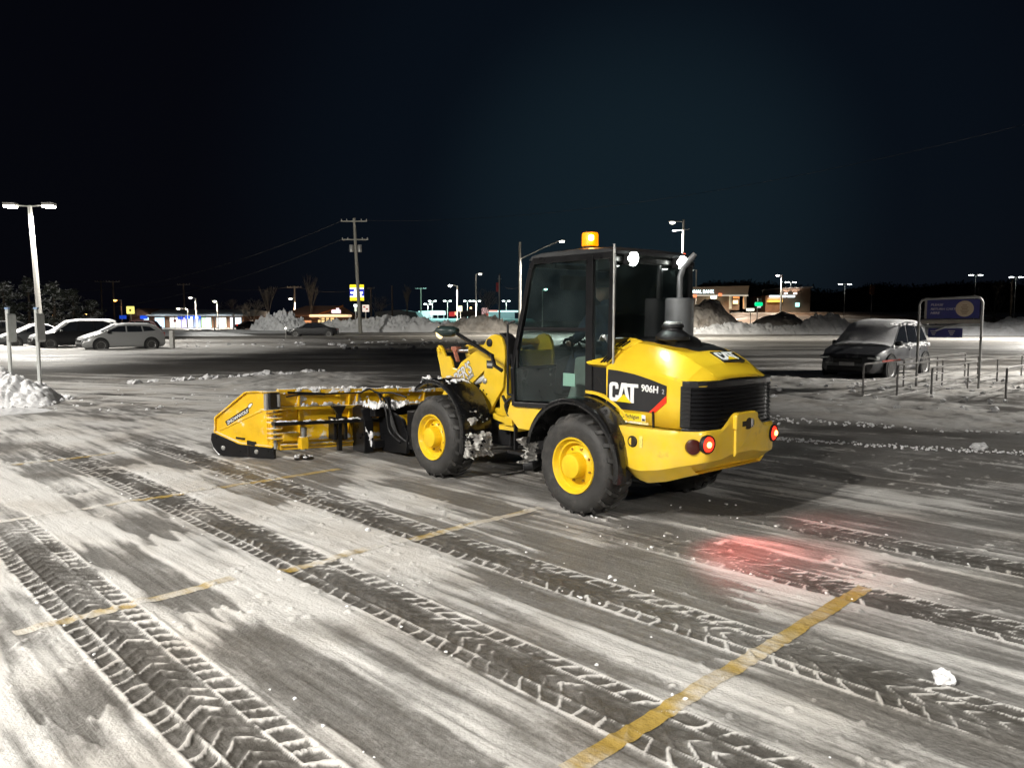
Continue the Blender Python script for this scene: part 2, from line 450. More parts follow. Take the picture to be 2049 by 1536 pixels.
def ground_mat(name, base, base2, rough=.42):
    m = D.materials.new(name); m.use_nodes = True
    t = m.node_tree; b = t.nodes['Principled BSDF']
    def n(ty, **k):
        q = t.nodes.new(ty)
        for a, c in k.items(): setattr(q, a, c)
        return q
    L = t.links.new
    at = n('ShaderNodeAttribute'); at.attribute_name = 'snow'
    tc = n('ShaderNodeTexCoord')
    mp = n('ShaderNodeMapping'); mp.vector_type = 'POINT'
    mp.inputs['Rotation'].default_value = (0, 0, R(45.6)); mp.inputs['Scale'].default_value = (1, 1, 1)
    L(tc.outputs['Object'], mp.inputs[0])
    sc_ = n('ShaderNodeMapping'); sc_.inputs['Scale'].default_value = (1.2, 14, 1)
    L(mp.outputs[0], sc_.inputs[0])
    n1 = n('ShaderNodeTexNoise'); n1.inputs['Scale'].default_value = 1.6; n1.inputs['Detail'].default_value = 7; n1.inputs['Roughness'].default_value = .7
    L(sc_.outputs[0], n1.inputs['Vector'])
    n2 = n('ShaderNodeTexNoise'); n2.inputs['Scale'].default_value = 26; n2.inputs['Detail'].default_value = 6; n2.inputs['Roughness'].default_value = .7
    L(tc.outputs['Object'], n2.inputs['Vector'])
    # mask + (n1-.5)*.35 + (n2-.5)*.3
    a1 = n('ShaderNodeMath', operation='MULTIPLY_ADD'); a1.inputs[1].default_value = .75; L(n1.outputs['Fac'], a1.inputs[0]); L(at.outputs['Fac'], a1.inputs[2])
    a2 = n('ShaderNodeMath', operation='MULTIPLY_ADD'); a2.inputs[1].default_value = .45; L(n2.outputs['Fac'], a2.inputs[0]); L(a1.outputs[0], a2.inputs[2])
    mr = n('ShaderNodeMapRange'); mr.inputs[1].default_value = .62; mr.inputs[2].default_value = 1.45
    L(a2.outputs[0], mr.inputs[0])
    mr2 = n('ShaderNodeMapRange'); mr2.inputs[1].default_value = .86; mr2.inputs[2].default_value = 1.14; L(a2.outputs[0], mr2.inputs[0])
    av = n('ShaderNodeMath', operation='MULTIPLY_ADD'); av.inputs[1].default_value = .24; L(mr2.outputs[0], av.inputs[0])
    ah = n('ShaderNodeMath', operation='MULTIPLY'); ah.inputs[1].default_value = .76; L(mr.outputs[0], ah.inputs[0]); L(ah.outputs[0], av.inputs[2])
    mr = av
    asp = n('ShaderNodeMixRGB'); asp.inputs[1].default_value = (*base, 1); asp.inputs[2].default_value = (*base2, 1); L(n2.outputs['Fac'], asp.inputs[0])
    cr = n('ShaderNodeMixRGB'); cr.inputs[2].default_value = (0.56, 0.548, 0.528, 1)
    L(mr.outputs[0], cr.inputs[0]); L(asp.outputs[0], cr.inputs[1])
    # brown grit in the snow
    n4 = n('ShaderNodeTexNoise'); n4.inputs['Scale'].default_value = .9; n4.inputs['Detail'].default_value = 6; L(tc.outputs['Object'], n4.inputs['Vector'])
    g = n('ShaderNodeMapRange'); g.inputs[1].default_value = .45; g.inputs[2].default_value = .75; g.inputs[4].default_value = .5; L(n4.outputs['Fac'], g.inputs[0])
    gm = n('ShaderNodeMixRGB', blend_type='MULTIPLY'); gm.inputs[2].default_value = (.58, .50, .41, 1); L(g.outputs[0], gm.inputs[0]); L(cr.outputs[0], gm.inputs[1])
    L(gm.outputs[0], b.inputs['Base Color'])
    rr = n('ShaderNodeMapRange'); rr.inputs[3].default_value = rough; rr.inputs[4].default_value = .8; L(mr.outputs[0], rr.inputs[0]); L(rr.outputs[0], b.inputs['Roughness'])
    b.inputs['Specular IOR Level'].default_value = .4
    n3 = n('ShaderNodeTexNoise'); n3.inputs['Scale'].default_value = 55; n3.inputs['Detail'].default_value = 5; L(tc.outputs['Object'], n3.inputs['Vector'])
    ad = n('ShaderNodeMath', operation='ADD'); L(n3.outputs['Fac'], ad.inputs[0]); L(n1.outputs['Fac'], ad.inputs[1])
    bp = n('ShaderNodeBump'); bp.inputs['Strength'].default_value = .55; bp.inputs['Distance'].default_value = .012
    L(ad.outputs[0], bp.inputs['Height']); L(bp.outputs[0], b.inputs['Normal'])
    MATS[name] = m
    return m
GM = ground_mat('icy_asphalt', (0.050, 0.047, 0.042), (0.095, 0.088, 0.079))
LM = ground_mat('line_paint', (0.30, 0.20, 0.04), (0.38, 0.27, 0.07), .5)

ys = [2.0]
while ys[-1] < 250:
    yy = ys[-1]
    ys.append(yy + (.004 + .0023 * yy if yy < 13 else (.0031 * yy if yy < 60 else .012 * yy)))
ys = np.array(ys)
NC = 780
uu = np.linspace(-1, 1, NC)
Yg = np.repeat(ys[:, None], NC, 1); Xg = uu[None, :] * (1.4 + .76 * ys[:, None])
grid_mesh('parking_lot', Xg, Yg, GM, kind='structure')
xs_ = np.linspace(-420, 420, 160); y2_ = np.linspace(-60, 700, 150)
Xc, Yc = np.meshgrid(xs_, y2_)
def base_fun(x, y):
    m_ = .25 + .5 * fbm(x * .05, y * .05, 3, 3); return np.full(x.shape, -.06), m_
grid_mesh('ground', Xc, Yc, GM, kind='structure', zfun=base_fun)

def gz(x, y):
    h, m_ = ground(np.array([float(x)]), np.array([float(y)])); return float(h[0])

# painted stall lines: s = const across the lot, running along t
def stall_line(s0, t0, t1, label, ms=.5, mf=.5):
    n = max(8, int((t1 - t0) / .02)); nw = 9
    tt = np.linspace(t0, t1, n)[:, None]; ss = s0 + np.linspace(-.05, .05, nw)[None, :]
    tt, ss = np.broadcast_arrays(tt, ss)
    ss = ss + .012 * (tt - t0) * 0
    X = (-.70 * ss + .714 * tt); Y = (.714 * ss + .70 * tt)
    def zf(x, y):
        h, m_ = ground(x, y)
        inner = .0038
        return h + inner, np.clip(m_ * ms - .02 + mf * sst(.42, .66, fbm(x * 2.6, y * 2.6, 4, 5)), 0, 1)
    o = grid_mesh('parking_line', X, Y, LM, zfun=zf)
    tag(o, label, 'painted line', 'yellow stall lines on the lot')
stall_line(1.93, 2.20, 5.22, 'broad yellow stall line in the foreground, ending below the red glow', .22, .35)
stall_line(4.96, 2.55, 5.25, 'yellow stall line running up to the near rear wheel of the loader', .5)
stall_line(5.04, 0.95, 2.25, 'short patchy yellow stall line crossed by the nearest tyre track', .6)
stall_line(7.95, 1.3, 4.9, 'long thin yellow stall line left of the machine, below the plow', .8)
stall_line(11.0, 1.6, 3.6, 'faint yellow stall line farthest out at the left edge', .95)

# ------------------------------------------------------------------ loose snow crumbs over the lot (nobody could count them)
def scatter(name, pts, label, material=SNOWP, cat=None, kind='stuff'):
    mb = MB()
    for (x, y, z, r) in pts:
        mb.blob((x, y, z + r * .35), (r * random.uniform(.8, 1.3), r * random.uniform(.8, 1.3), r * random.uniform(.55, .9)), 1 if r < .09 else 2, .55, random.random() * 99)
    o = mb.build(name, material, smooth=False)
    tag(o, label, cat, kind=kind); return o
pts = []
for tc_, wd, s0, s1, k in TRACKS:
    for i in range(36):
        s = random.uniform(-1.5, min(s1, 9)); t = tc_ + random.choice((-1, 1)) * wd * random.gauss(1.12, .12)
        x = -.7 * s + .714 * t; y = .714 * s + .70 * t
        if y > 2.4: pts.append((x, y, 0, random.uniform(.004, .013)))
for i in range(8):
    y = 3.5 + 10 * random.random(); x = random.uniform(-.75, .75) * y
    pts.append((x, y, 0, random.uniform(.004, .009) * (1 + y * .06)))
H_, _ = ground(np.array([p[0] for p in pts]), np.array([p[1] for p in pts]))
scatter('snow_crumbs', [(p[0], p[1], float(hh), p[3]) for p, hh in zip(pts, H_)], 'small crumbs of snow strewn over the scraped lot')
# ================================================================== the wheel loader
TH = R(90 + 40.9)
loader = empty('wheel_loader', (1.25, 7.50, 0), TH, 'yellow and black wheel loader with lit amber roof beacon, seen from its rear left', 'wheel loader')
def side(v):                       # polygon in (u, w) extruded across v
    return lambda a, b, t: (a, t, b)
def arcpts(c, r, a0, a1, n): return [(c[0] + r * math.cos(R(a0 + (a1 - a0) * i / n)), c[1] + r * math.sin(R(a0 + (a1 - a0) * i / n))) for i in range(n + 1)]
def slab(poly, v0, v1, name, m, parent=loader, bevel=.006, label=None):
    mb = MB(); mb.prism(poly, side(0), v0, v1); return mb.build(name, m, parent, bevel=bevel, label=label)

# --- wheels
def wheel(u, sgn, rot):
    e_ = empty('wheel', (u, 0.0, .465), 0, parent=loader)
    Ro = .445
    vo, vi = .90 * sgn, .555 * sgn
    ax = (0, sgn, 0)
    prof = [(.245, .0), (.262, -.005), (.30, .010), (.36, .016), (.41, .002), (.438, -.035), (Ro, -.09), (Ro, -.255), (.438, -.31), (.41, -.345), (.36, -.36), (.30, -.35), (.262, -.34), (.245, -.33), (.245, -.17)]
    mb = MB(); mb.lathe(prof, (0, .895 * sgn, 0), ax, 56, closed=True)
    tyre = mb.build('tyre', RUB, e_, smooth=True, angle=50)
    # tread lugs: curved chevron bars, two rows of 20
    lg = MB(); n = 20
    for row in (0, 1):
        for k in range(n):
            a0 = 2 * math.pi * (k + .5 * row) / n + rot
            rings = []
            for j in range(5):
                f_ = j / 4
                # from shoulder (y outer) to the middle
                yv = (.885 - .165 * f_) if row == 0 else (.565 + .165 * f_)
                a = a0 + .17 * f_ ** .8
                ro = Ro + (.026 if f_ > .15 else .004)
                if f_ == 0: ro = Ro - .012
                hw = .052 if j else .060
                lo = Ro - .03
                p = []
                for da, r_ in ((-hw, lo), (-hw * .75, ro), (hw * .75, ro), (hw, lo)):
                    p.append(((r_) * math.cos(a + da), yv * sgn, (r_) * math.sin(a + da)))
                rings.append(p)
            lg.loft(rings)
    lg.build('tread_lugs', RUB, tyre)
    # rim
    mr = MB()
    rp = [(.03, -.06), (.125, -.06), (.13, -.065), (.185, -.085), (.195, -.06), (.205, -.04), (.22, -.038), (.235, -.015), (.245, .004), (.258, .008), (.262, -.004), (.255, -.02), (.245, -.03), (.245, -.30), (.03, -.30)]
    mr.lathe(rp, (0, .895 * sgn, 0), ax, 48, closed=False)
    rim = mr.build('rim', YELR, e_, smooth=True, angle=28)
    hb = MB(); hb.lathe([(.0, .045), (.085, .045), (.108, .036), (.116, .018), (.120, -.07)], (0, .895 * sgn, 0), ax, 32)
    hb.build('hub', YELR, rim, smooth=True, angle=28)
    for k in range(8):
        a = 2 * math.pi * (k + .4) / 8
        b_ = MB(); b_.lathe([(.0, .0), (.010, .0), (.012, -.012), (.012, -.03)], (.155 * math.cos(a), (.895 - .055) * sgn, .155 * math.sin(a)), ax, 6)
        b_.build('wheel_bolt', mat('bolt_dull', (0.30, 0.19, 0.03), .5), rim)
    return e_
for u_, s_ in ((0.03, 1), (2.27, 1), (0.03, -1), (2.27, -1)): wheel(u_, s_, random.random())
# stitched sidewall ribs are inside the tyre; slush packed between rear rim and fender
# --- counterweight (cast, yellow)
def cw_outline():
    return [(-.16, .66), (-.30, .67), (-.50, .675), (-.72, .675), (-.93, .668), (-.975, .652), (-1.10, .565), (-1.13, .535), (-1.15, .49), (-1.16, .33), (-1.165, .18), (-1.165, 0)]
def cw_top(u, v):
    av = abs(v)
    if u < -1.1: return .875 + .125 * (1 - min(1, max(0, (av - .16) / .16)))
    return .868 if u < -.2 else .868
BOT = [(-.16, .84), (-.22, .82), (-.30, .70), (-.40, .50), (-.46, .42), (-.52, .392), (-.62, .372), (-.80, .41), (-.98, .475), (-1.17, .535)]
def cw_bot(u):
    for (a, b), (c, d) in zip(BOT, BOT[1:]):
        if c <= u <= a: return b + (d - b) * (a - u) / (a - c)
    return BOT[-1][1]
ol = []
raw = [(u, v + .085 * max(0, min(1, (u + 1.02) / .45))) for u, v in cw_outline()]
full = raw + [(u, -v) for u, v in raw[-2::-1]]
# resample densely
for (a, b), (c, d) in zip(full, full[1:]):
    k = max(1, int(math.hypot(c - a, d - b) / .035))
    for i in range(k): ol.append((a + (c - a) * i / k, b + (d - b) * i / k))
ol.append(full[-1])
rings = []
NR = 12
for u, v in ol:
    T = cw_top(u, v); B = min(cw_bot(u), T - .01)
    col = []
    nx = -1 if u < -1.1 else 0
    for j in range(NR + 1):
        f_ = j / NR
        zz = T + (B - T) * f_
        ins = 0
        if f_ > .74: ins = .13 * ((f_ - .74) / .26)
        if f_ < .06: ins = .012 * (1 - f_ / .06)
        # inset towards the machine middle
        L_ = math.hypot(u + .55, v) or 1
        du, dv = (u + .55) / L_, v / L_
        if abs(v) > .6: du, dv = 0, math.copysign(1, v)
        col.append((u - du * ins, v - dv * ins, zz))
    rings.append(col)
mb = MB(); mb.loft(rings, closed=False, caps=False)
nR = NR + 1
m_ = len(ol)
for j in range(m_ // 2):           # top and bottom closing strips, left column to right column
    a, b, c, d = j, j + 1, m_ - 2 - j, m_ - 1 - j
    if b > c: break
    mb.f.append((a * nR, b * nR, c * nR, d * nR))
    mb.f.append((a * nR + NR, b * nR + NR, c * nR + NR, d * nR + NR))
cw = mb.build('counterweight', YEL, loader, smooth=True, angle=24)
mb = MB(); mb.box(-.34, -.17, -.6, .6, .45, .84); mb.box(-.5, .4, -.45, .45, .50, .84)
mb.box(.3, 1.15, -.36, .36, .42, .80); mb.box(1.0, 1.5, -.16, .16, .40, .62); mb.box(1.5, 2.75, -.38, .38, .40, .72)
mb.tube([(0.03, -.6, .465), (.03, .6, .465)], .09, 12); mb.tube([(2.27, -.6, .465), (2.27, .6, .465)], .09, 12)
mb.build('chassis', BLKM, loader, bevel=.01)
# proud discs on it; dark ones paint the shade of recesses and holes
def disc(c, ax, r, name, m, depth=.012, n=28, parent=loader, ring=None):
    mb = MB(); mb.lathe([(.0, depth * .6), (r * .7, depth * .5), (r, 0), (r, -.03)], c, ax, n)
    o = mb.build(name, m, parent, smooth=True)
    return o
LENS = emis('tail_lens_lit', (1.0, 0.03, 0.012), 2.6)
HOT = emis('tail_bulb', (1.0, .50, .12), 7)
DRED = mat('dark_red_recess', (0.06, 0.01, 0.008), .25)
nrm = Vector((-.85, .53, 0)).normalized()
rd = disc((-1.083, .608, .745), nrm, .064, 'recess_shade', DRED); rd.scale = (1, 1, 1)
rd = disc((-1.083, -.608, .745), Vector((-.85, -.53, 0)).normalized(), .064, 'recess_shade', DRED)
for sg in (1, -1):
    l_ = disc((-1.16, .505 * sg, .765), (-1, .12 * sg, 0), .062, 'tail_light', LENS, .02)
    disc((-1.178, (.505 + .012) * sg, .765), (-1, .12 * sg, 0), .024, 'bulb', HOT, .01, parent=l_)
    mb = MB(); mb.lathe([(.064, .0), (.072, .012), (.080, 0), (.080, -.03), (.064, -.03)], (-1.156, .505 * sg, .765), (-1, .12 * sg, 0), 28, closed=True)
    mb.build('lamp_surround', BLKM, loader, smooth=True)
    mb = MB(); mb.box(-1.165, -1.13, .60 * sg - .035, .60 * sg + .015, .67, .715); 
mb = MB(); mb.lathe([(.0, .002), (.034, .002), (.042, .010), (.050, .004), (.052, -.02)], (-.55, .753, .745), (0, 1, 0), 24)
mb.build('lifting_eye', mat('hole_shade', (0.02, 0.015, 0.006), .7), cw, smooth=True)  # shade of the eye opening put in as dark colour
mb = MB(); mb.box(-.655, -.62, .742, .746, .70, .80); mb.build('warning_sticker', mat('sticker_yellow', (0.75, 0.66, 0.18), .5, noise=.3, nscale=60), cw)
for sg, en in ((1, 62), (-1, 12)):
    ld = D.lights.new('tail_glow', 'SPOT'); ld.energy = en; ld.color = (1, .10, .08); ld.spot_size = R(84); ld.spot_blend = 1; ld.shadow_soft_size = .05
    lo = D.objects.new('tail_glow', ld); COL.objects.link(lo); lo.parent = loader; lo.location = (-1.24, .52 * sg, .765)
    lo.rotation_euler = Vector((-.56, .12 * sg, -.765)).to_track_quat('-Z', 'Y').to_euler()
# hitch on the rear
mb = MB()
hp = [(.17, .86), (.17, .985), (.13, 1.0), (-.13, 1.0), (-.17, .985), (-.17, .86)]
mb.prism([(a, b) for a, b in hp], lambda a, b, t: (t, a, b), -1.20, -1.14)
mb.prism([(.15, .87), (.15, .62), (-.10, .83), (-.10, .87)], lambda a, b, t: (t, a, b), -1.185, -1.15)
mb.build('hitch', YEL, loader, bevel=.012)
mb = MB(); mb.lathe([(0, .0), (.05, .0), (.052, -.02)], (-1.204, -.02, .90), (-1, 0, 0), 24); mb.box(-1.2035, -1.17, -.10, .08, .88, .925)
mb.build('hitch_slot', mat('hole_shade', (0.02, 0.015, 0.006), .7), loader)  # slot shade laid on the hitch face as a dark shape
mb = MB(); mb.tube([(-1.207, -.06, .87), (-1.207, -.06, .94)], .012, 8); mb.build('hitch_pin', CHR, loader)

# --- hood
HS = [  # u, w bottom, w shoulder, v side, w top at v=.33, w centre
    (-.135, 1.00, 1.375, .632, 1.588, 1.605), (-.19, .975, 1.372, .633, 1.589, 1.605), (-.26, .95, 1.37, .634, 1.588, 1.605), (-.40, .885, 1.36, .634, 1.578, 1.597), (-.55, .879, 1.345, .633, 1.560, 1.580),
    (-.70, .879, 1.325, .630, 1.525, 1.548), (-.82, .879, 1.305, .628, 1.485, 1.507), (-.92, .879, 1.285, .620, 1.435, 1.456), (-.985, .879, 1.27, .607, 1.395, 1.418), (-1.0, 1.243, 1.262, .60, 1.382, 1.403), (-1.04, 1.245, 1.255, .585, 1.352, 1.372), (-1.085, 1.243, 1.243, .55, 1.315, 1.33), (-1.12, 1.243, 1.236, .50, 1.285, 1.298)]
rings = []
for u, wb, ws, vs, wt, wc in HS:
    half = [(vs - .004, wb), (vs, wb + (ws - wb) * .5), (vs, ws - .03), (vs - .004, ws - .008), (vs - .020, ws + .014), (vs - .10, ws + (wt - ws) * .44), (vs - .20, ws + (wt - ws) * .86), (vs - .235, ws + (wt - ws) * .97), (.33, wt), (.17, wt + (wc - wt) * .75), (0, wc)]
    half = [(v, max(z_, wb)) for v, z_ in half]
    ring = [(u, v, z_) for v, z_ in half] + [(u, -v, z_) for v, z_ in half[-2::-1]]
    rings.append(ring)
mb = MB(); mb.loft(rings, closed=False, caps=False)
mb.f.append(tuple(range(len(rings[0]))))
hood = mb.build('hood', YEL, loader, smooth=True, angle=11)
q_ = hood.modifiers.new('s', 'SOLIDIFY'); q_.thickness = .004; q_.offset = 0
# seam gap ahead of the hood and the raised louvre flares
for sg in (1, -1):
    for (o0, nm) in (((( .118, 1.405, .640), (.095, 1.388, .650), (-.135, 1.382, .652), (-.175, 1.44, .60), (-.215, 1.52, .53), (-.135, 1.528, .515), (-.09, 1.505, .53), (-.05, 1.455, .575)), 'a'), (((-.095, 1.535, .50), (-.23, 1.525, .51), (-.27, 1.565, .44), (-.33, 1.60, .36), (-.22, 1.625, .34), (-.10, 1.63, .35), (-.06, 1.60, .41)), 'b')):
        n_ = len(o0); out1 = [(u, v * sg, z_) for u, z_, v in o0]; inn = [(u - .004, (v - .045) * sg, z_ - .03) for u, z_, v in o0]
        mb = MB(); mb.add(out1 + inn, [tuple(range(n_)), tuple(range(2 * n_ - 1, n_ - 1, -1))] + [(i, (i + 1) % n_, n_ + (i + 1) % n_, n_ + i) for i in range(n_)])
        lv = mb.build('louvre_flare', YEL, hood, smooth=True, angle=30, bevel=.006)
        for k in range(3):
            mb = MB()
            if nm == 'a': a_, b_ = Vector((-.075 - .035 * k, .643, 1.405 + .003 * k)), Vector((-.115 - .035 * k, .575, 1.487 + .004 * k))
            else: a_, b_ = Vector((-.12 - .035 * k, .488, 1.548)), Vector((-.145 - .035 * k, .405, 1.598))
            a_.y *= sg; b_.y *= sg
            mb.bar(a_, b_, .009, .012, up=(0, sg * .7, .7)); mb.build('vent_slot', BLKM, lv)
mb = MB(); mb.prism([(-.50, 1.30), (-.50, 1.46), (-.30, 1.585), (.30, 1.585), (.50, 1.46), (.50, 1.30)], lambda a, b, t: (t, a, b), -.132, -.02); mb.build('cowl', BLKM, loader)
# engine deck: black opening with precleaner
def hood_surf(u, v):
    av = abs(v)
    for a, b in zip(HS, HS[1:]):
        if b[0] <= u <= a[0] or (u > HS[0][0] and a is HS[0]):
            f_ = min(1, max(0, (a[0] - u) / (a[0] - b[0]))); _, _, ws, vs, wt, wc = [p + (q - p) * f_ for p, q in zip(a, b)]
            pr = [(0, wc), (.17, wt + (wc - wt) * .75), (.33, wt), (vs - .19, ws + (wt - ws) * .82), (vs - .10, ws + (wt - ws) * .5), (vs, ws)]
            for (v0, z0), (v1, z1) in zip(pr, pr[1:]):
                if v0 <= av <= v1: return z0 + (z1 - z0) * (av - v0) / max(1e-6, v1 - v0)
    return 1.3
gr_ = []
for i in range(17):
    u = -.10 - .72 * i / 16
    vl = .30 - .06 * max(0, (i - 9) / 7) ** 2 * 2; vr = -.46 + .14 * max(0, (i - 11) / 5)
    row = [(u, vl + (vr - vl) * k / 12, hood_surf(u, vl + (vr - vl) * k / 12) + (.012 if 0 < k < 12 and 0 < i < 16 else -.012)) for k in range(13)]
    gr_.append(row)
mb = MB(); mb.loft(gr_, closed=False, caps=False); mb.build('engine_deck', BLKM, loader, smooth=True, angle=60)
mb = MB(); mb.lathe([(.0, .075), (.10, .075), (.17, .05), (.21, .02), (.225, -.02), (.225, -.06)], (-.50, .08, 1.585), (0, 0, 1), 32); mb.build('intake_shroud', BLKM, loader, smooth=True, angle=40)
mb = MB(); mb.lathe([(.0, .165), (.085, .165), (.098, .155), (.10, .135), (.088, .128), (.092, .11), (.14, .075), (.155, .05), (.155, .025), (.07, .01), (.06, -.03)], (-.565, .235, 1.59), (0, 0, 1), 36)
pc = mb.build('precleaner', BLKM, loader, smooth=True, angle=25)
mb = MB(); mb.lathe([(.0, .182), (.07, .182), (.082, .172), (.084, .155), (.08, .150)], (-.565, .235, 1.595), (0, 0, 1), 32)
mb.build('precleaner_cap', GALV, pc, smooth=True, angle=25)
# muffler
mb = MB(); mb.lathe([(.0, .50), (.125, .50), (.137, .488), (.139, .47), (.137, .46), (.137, .02), (.12, 0), (.05, -.05)], (-.27, -.25, 1.50), (0, 0, 1), 40)
mf = mb.build('muffler', GREYM, loader, smooth=True, angle=25)
mb = MB(); mb.tube([(-.27, -.25, 1.95), (-.27, -.25, 2.12), (-.27, -.25, 2.20), (-.285, -.275, 2.29), (-.36, -.36, 2.42)], [.030, .030, .029, .028, .026], 16, cap=False)
mb.build('exhaust_pipe', GREYM, mf, smooth=True)
# grille with separate slats
def rear_outline(dv=0, du=0):
    return [(-.965 + du, .625 + dv), (-1.02 + du, .600 + dv), (-1.075 + du, .555 + dv), (-1.115 + du, .49 + dv), (-1.135 + du, .38), (-1.145 + du, .2), (-1.15 + du, 0)]
def both(o): return o + [(u, -v) for u, v in o[-2::-1]]
mb = MB()
o_ = both(rear_outline(-.018, .018))
mb.prism(o_, lambda a, b, t: (a, b, t), .86, 1.285)
grille = mb.build('grille', BLK, loader)
for zz, hh in ((.875, .03), (1.256, .052)):
    mb = MB(); oo = both(rear_outline(.004, -.004)); mb.prism(oo, lambda a, b, t: (a, b, t), zz - hh / 2, zz + hh / 2)
    mb.build('grille_frame', BLK, grille, bevel=.006)
for sg in (1, -1):
    mb = MB(); mb.prism([(-.955, .631 * sg), (-1.035, .597 * sg), (-1.035, .57 * sg), (-.955, .60 * sg)], lambda a, b, t: (a, b, t), .895, 1.243)
    mb.build('grille_side', BLK, grille, bevel=.004)
SL = None
for k in range(10):
    z0 = .915 + k * .0345
    if SL is None:
        mb = MB(); oo = both(rear_outline(.006, -.006)); on_ = len(oo)
        r0 = [(u, v, -.010) for u, v in oo]; r1 = [(u * 1.0 + .013, v * .984, .015) for u, v in oo]; r2 = [(u + .022, v * .97, .006) for u, v in oo]; r3 = [(u + .010, v * .985, -.014) for u, v in oo]
        mb.loft([r0, r1, r2, r3, r0], closed=False, caps=False)
        SL = mb.build('grille_slat', BLK, grille, smooth=True, angle=20); SL.location.z = z0
    else:
        c_ = SL.copy(); COL.objects.link(c_); c_.location.z = z0

# --- lettering helpers
def letters(txt, name, m, parent, M4, size, thick=.002, bold=0.0, sx=1.0, shear=0.0, align='LEFT'):
    cu = D.curves.new('txt', 'FONT'); cu.body = txt; cu.size = size; cu.extrude = thick; cu.offset = bold; cu.shear = shear; cu.align_x = align
    cu.resolution_u = 3
    to = D.objects.new('txt', cu); COL.objects.link(to)
    dg = bpy.context.evaluated_depsgraph_get(); dg.update()
    me = D.meshes.new_from_object(to.evaluated_get(dg))
    D.objects.remove(to); D.curves.remove(cu)
    me.transform(Matrix.Diagonal((sx, 1, 1, 1)))
    me.transform(M4)
    me.materials.clear(); me.materials.append(m); me.name = name
    o = D.objects.new(name, me); COL.objects.link(o); o.parent = parent
    return o
def frame(org, ex, ey):
    ex = Vector(ex).normalized(); ey = Vector(ey); ey = (ey - ex * ey.dot(ex)).normalized(); ez = ex.cross(ey)
    M4 = Matrix.Identity(4)
    for i, c in enumerate((ex, ey, ez)):
        for j in range(3): M4[j][i] = c[j]
    M4.translation = Vector(org); return M4
def logo_cat(parent, fr, H, W, m_w, m_y, t=.003):
    """three heavy block letters with a yellow triangle at the foot of the middle one; fr maps (x,y,z) to the surface"""
    def pr(poly, m, z0, z1, nm):
        mb = MB(); mb.prism([(a * W, b * H) for a, b in poly], lambda a, b, tt: tuple(fr @ Vector((a, b, tt))), z0, z1); mb.build(nm, m, parent)
    pr([(0, .15), (.05, .02), (.12, 0), (.25, 0), (.32, .05), (.32, .33), (.22, .33), (.22, .2), (.12, .2), (.11, .26), (.11, .76), (.13, .82), (.21, .82), (.22, .76), (.22, .66), (.32, .66), (.32, .87), (.28, .98), (.22, 1), (.10, 1), (.03, .95), (0, .84)], m_w, 0, t, 'logo_letter')
    pr([(.28, .02), (.43, 1), (.60, 1), (.73, .02), (.62, .02), (.515, .78), (.40, .02)], m_w, t * .3, t * .9, 'logo_letter')
    pr([(.60, .98), (.60, .80), (.74, .80), (.74, 0), (.86, 0), (.86, .80), (1.0, .80), (1.0, .98)], m_w, 0, t, 'logo_letter')
    pr([(.26, 0), (.52, .42), (.78, 0)], m_y, t * 1.2, t * 2, 'logo_triangle')
LW = mat('decal_white', (0.80, 0.80, 0.80), .4); LY = mat('decal_yellow', (0.85, 0.60, 0.01), .4); LB = mat('decal_black', (0.014, 0.014, 0.016), .35, coat=.3); LR = mat('decal_red', (0.78, 0.035, 0.01), .35)
YS = .6375
def near(u, w_): return (u, w_)
mb = MB(); mb.prism([(-.158, 1.347), (-.30, 1.338), (-.464, 1.318), (-.64, 1.282), (-.818, 1.236), (-.816, 1.156), (-.640, .996), (-.147, .996)], side(0), YS - .003, YS)
dec = mb.build('side_decal', LB, hood)
mb = MB(); mb.prism([(-.818, 1.155), (-.818, 1.095), (-.695, .996), (-.636, .996)], side(0), YS - .0028, YS + .0002); mb.build('red_stripe', LR, dec)
logo_cat(dec, frame((-.178, YS + .001, 1.062), (-1, 0, 0), (0, 0, 1)), .172, .335, LW, LY)
letters('906H', 'model_number', LW, dec, frame((-.545, YS + .001, 1.176), (-1, 0, -.04), (0, 0, 1)), .083, .0015, .0022, 1.02)
letters('2', 'model_suffix', mat('decal_grey', (.35, .35, .36), .4), dec, frame((-.770, YS + .001, 1.168), (-1, 0, -.04), (0, 0, 1)), .055, .0015, .001, .9)
# dealer plate
mb = MB(); mb.box(-.60, -.305, YS - .003, YS, .905, .972); pl = mb.build('dealer_plate', mat('plate_yellow', (0.82, 0.62, 0.02), .4), hood)
letters('Michigan', 'plate_text', LB, pl, frame((-.345, YS + .0008, .926), (-1, 0, 0), (0, 0, 1)), .050, .001, .0008, 1.05)
mb = MB(); mb.box(-.598, -.555, YS, YS + .001, .912, .966); mb.build('plate_emblem', LW, pl)
mb = MB(); mb.box(-.592, -.561, YS + .001, YS + .002, .914, .934); mb.build('plate_emblem_base', LB, pl)
mb = MB(); mb.box(-.63, -.325, YS - .003, YS - .0005, .882, .902); p2 = mb.build('phone_strip', mat('strip_pale', (0.70, 0.60, 0.28), .5), hood)
letters('1-888-MICH-CAT', 'phone_text', LW, p2, frame((-.345, YS, .886), (-1, 0, 0), (0, 0, 1)), .018, .0008, .0003, 1.6)
# hood latch
mb = MB(); mb.bar((-.685, YS + .008, 1.01), (-.692, YS + .008, .865), .014, .014); mb.build('hood_latch', BLKM, hood)
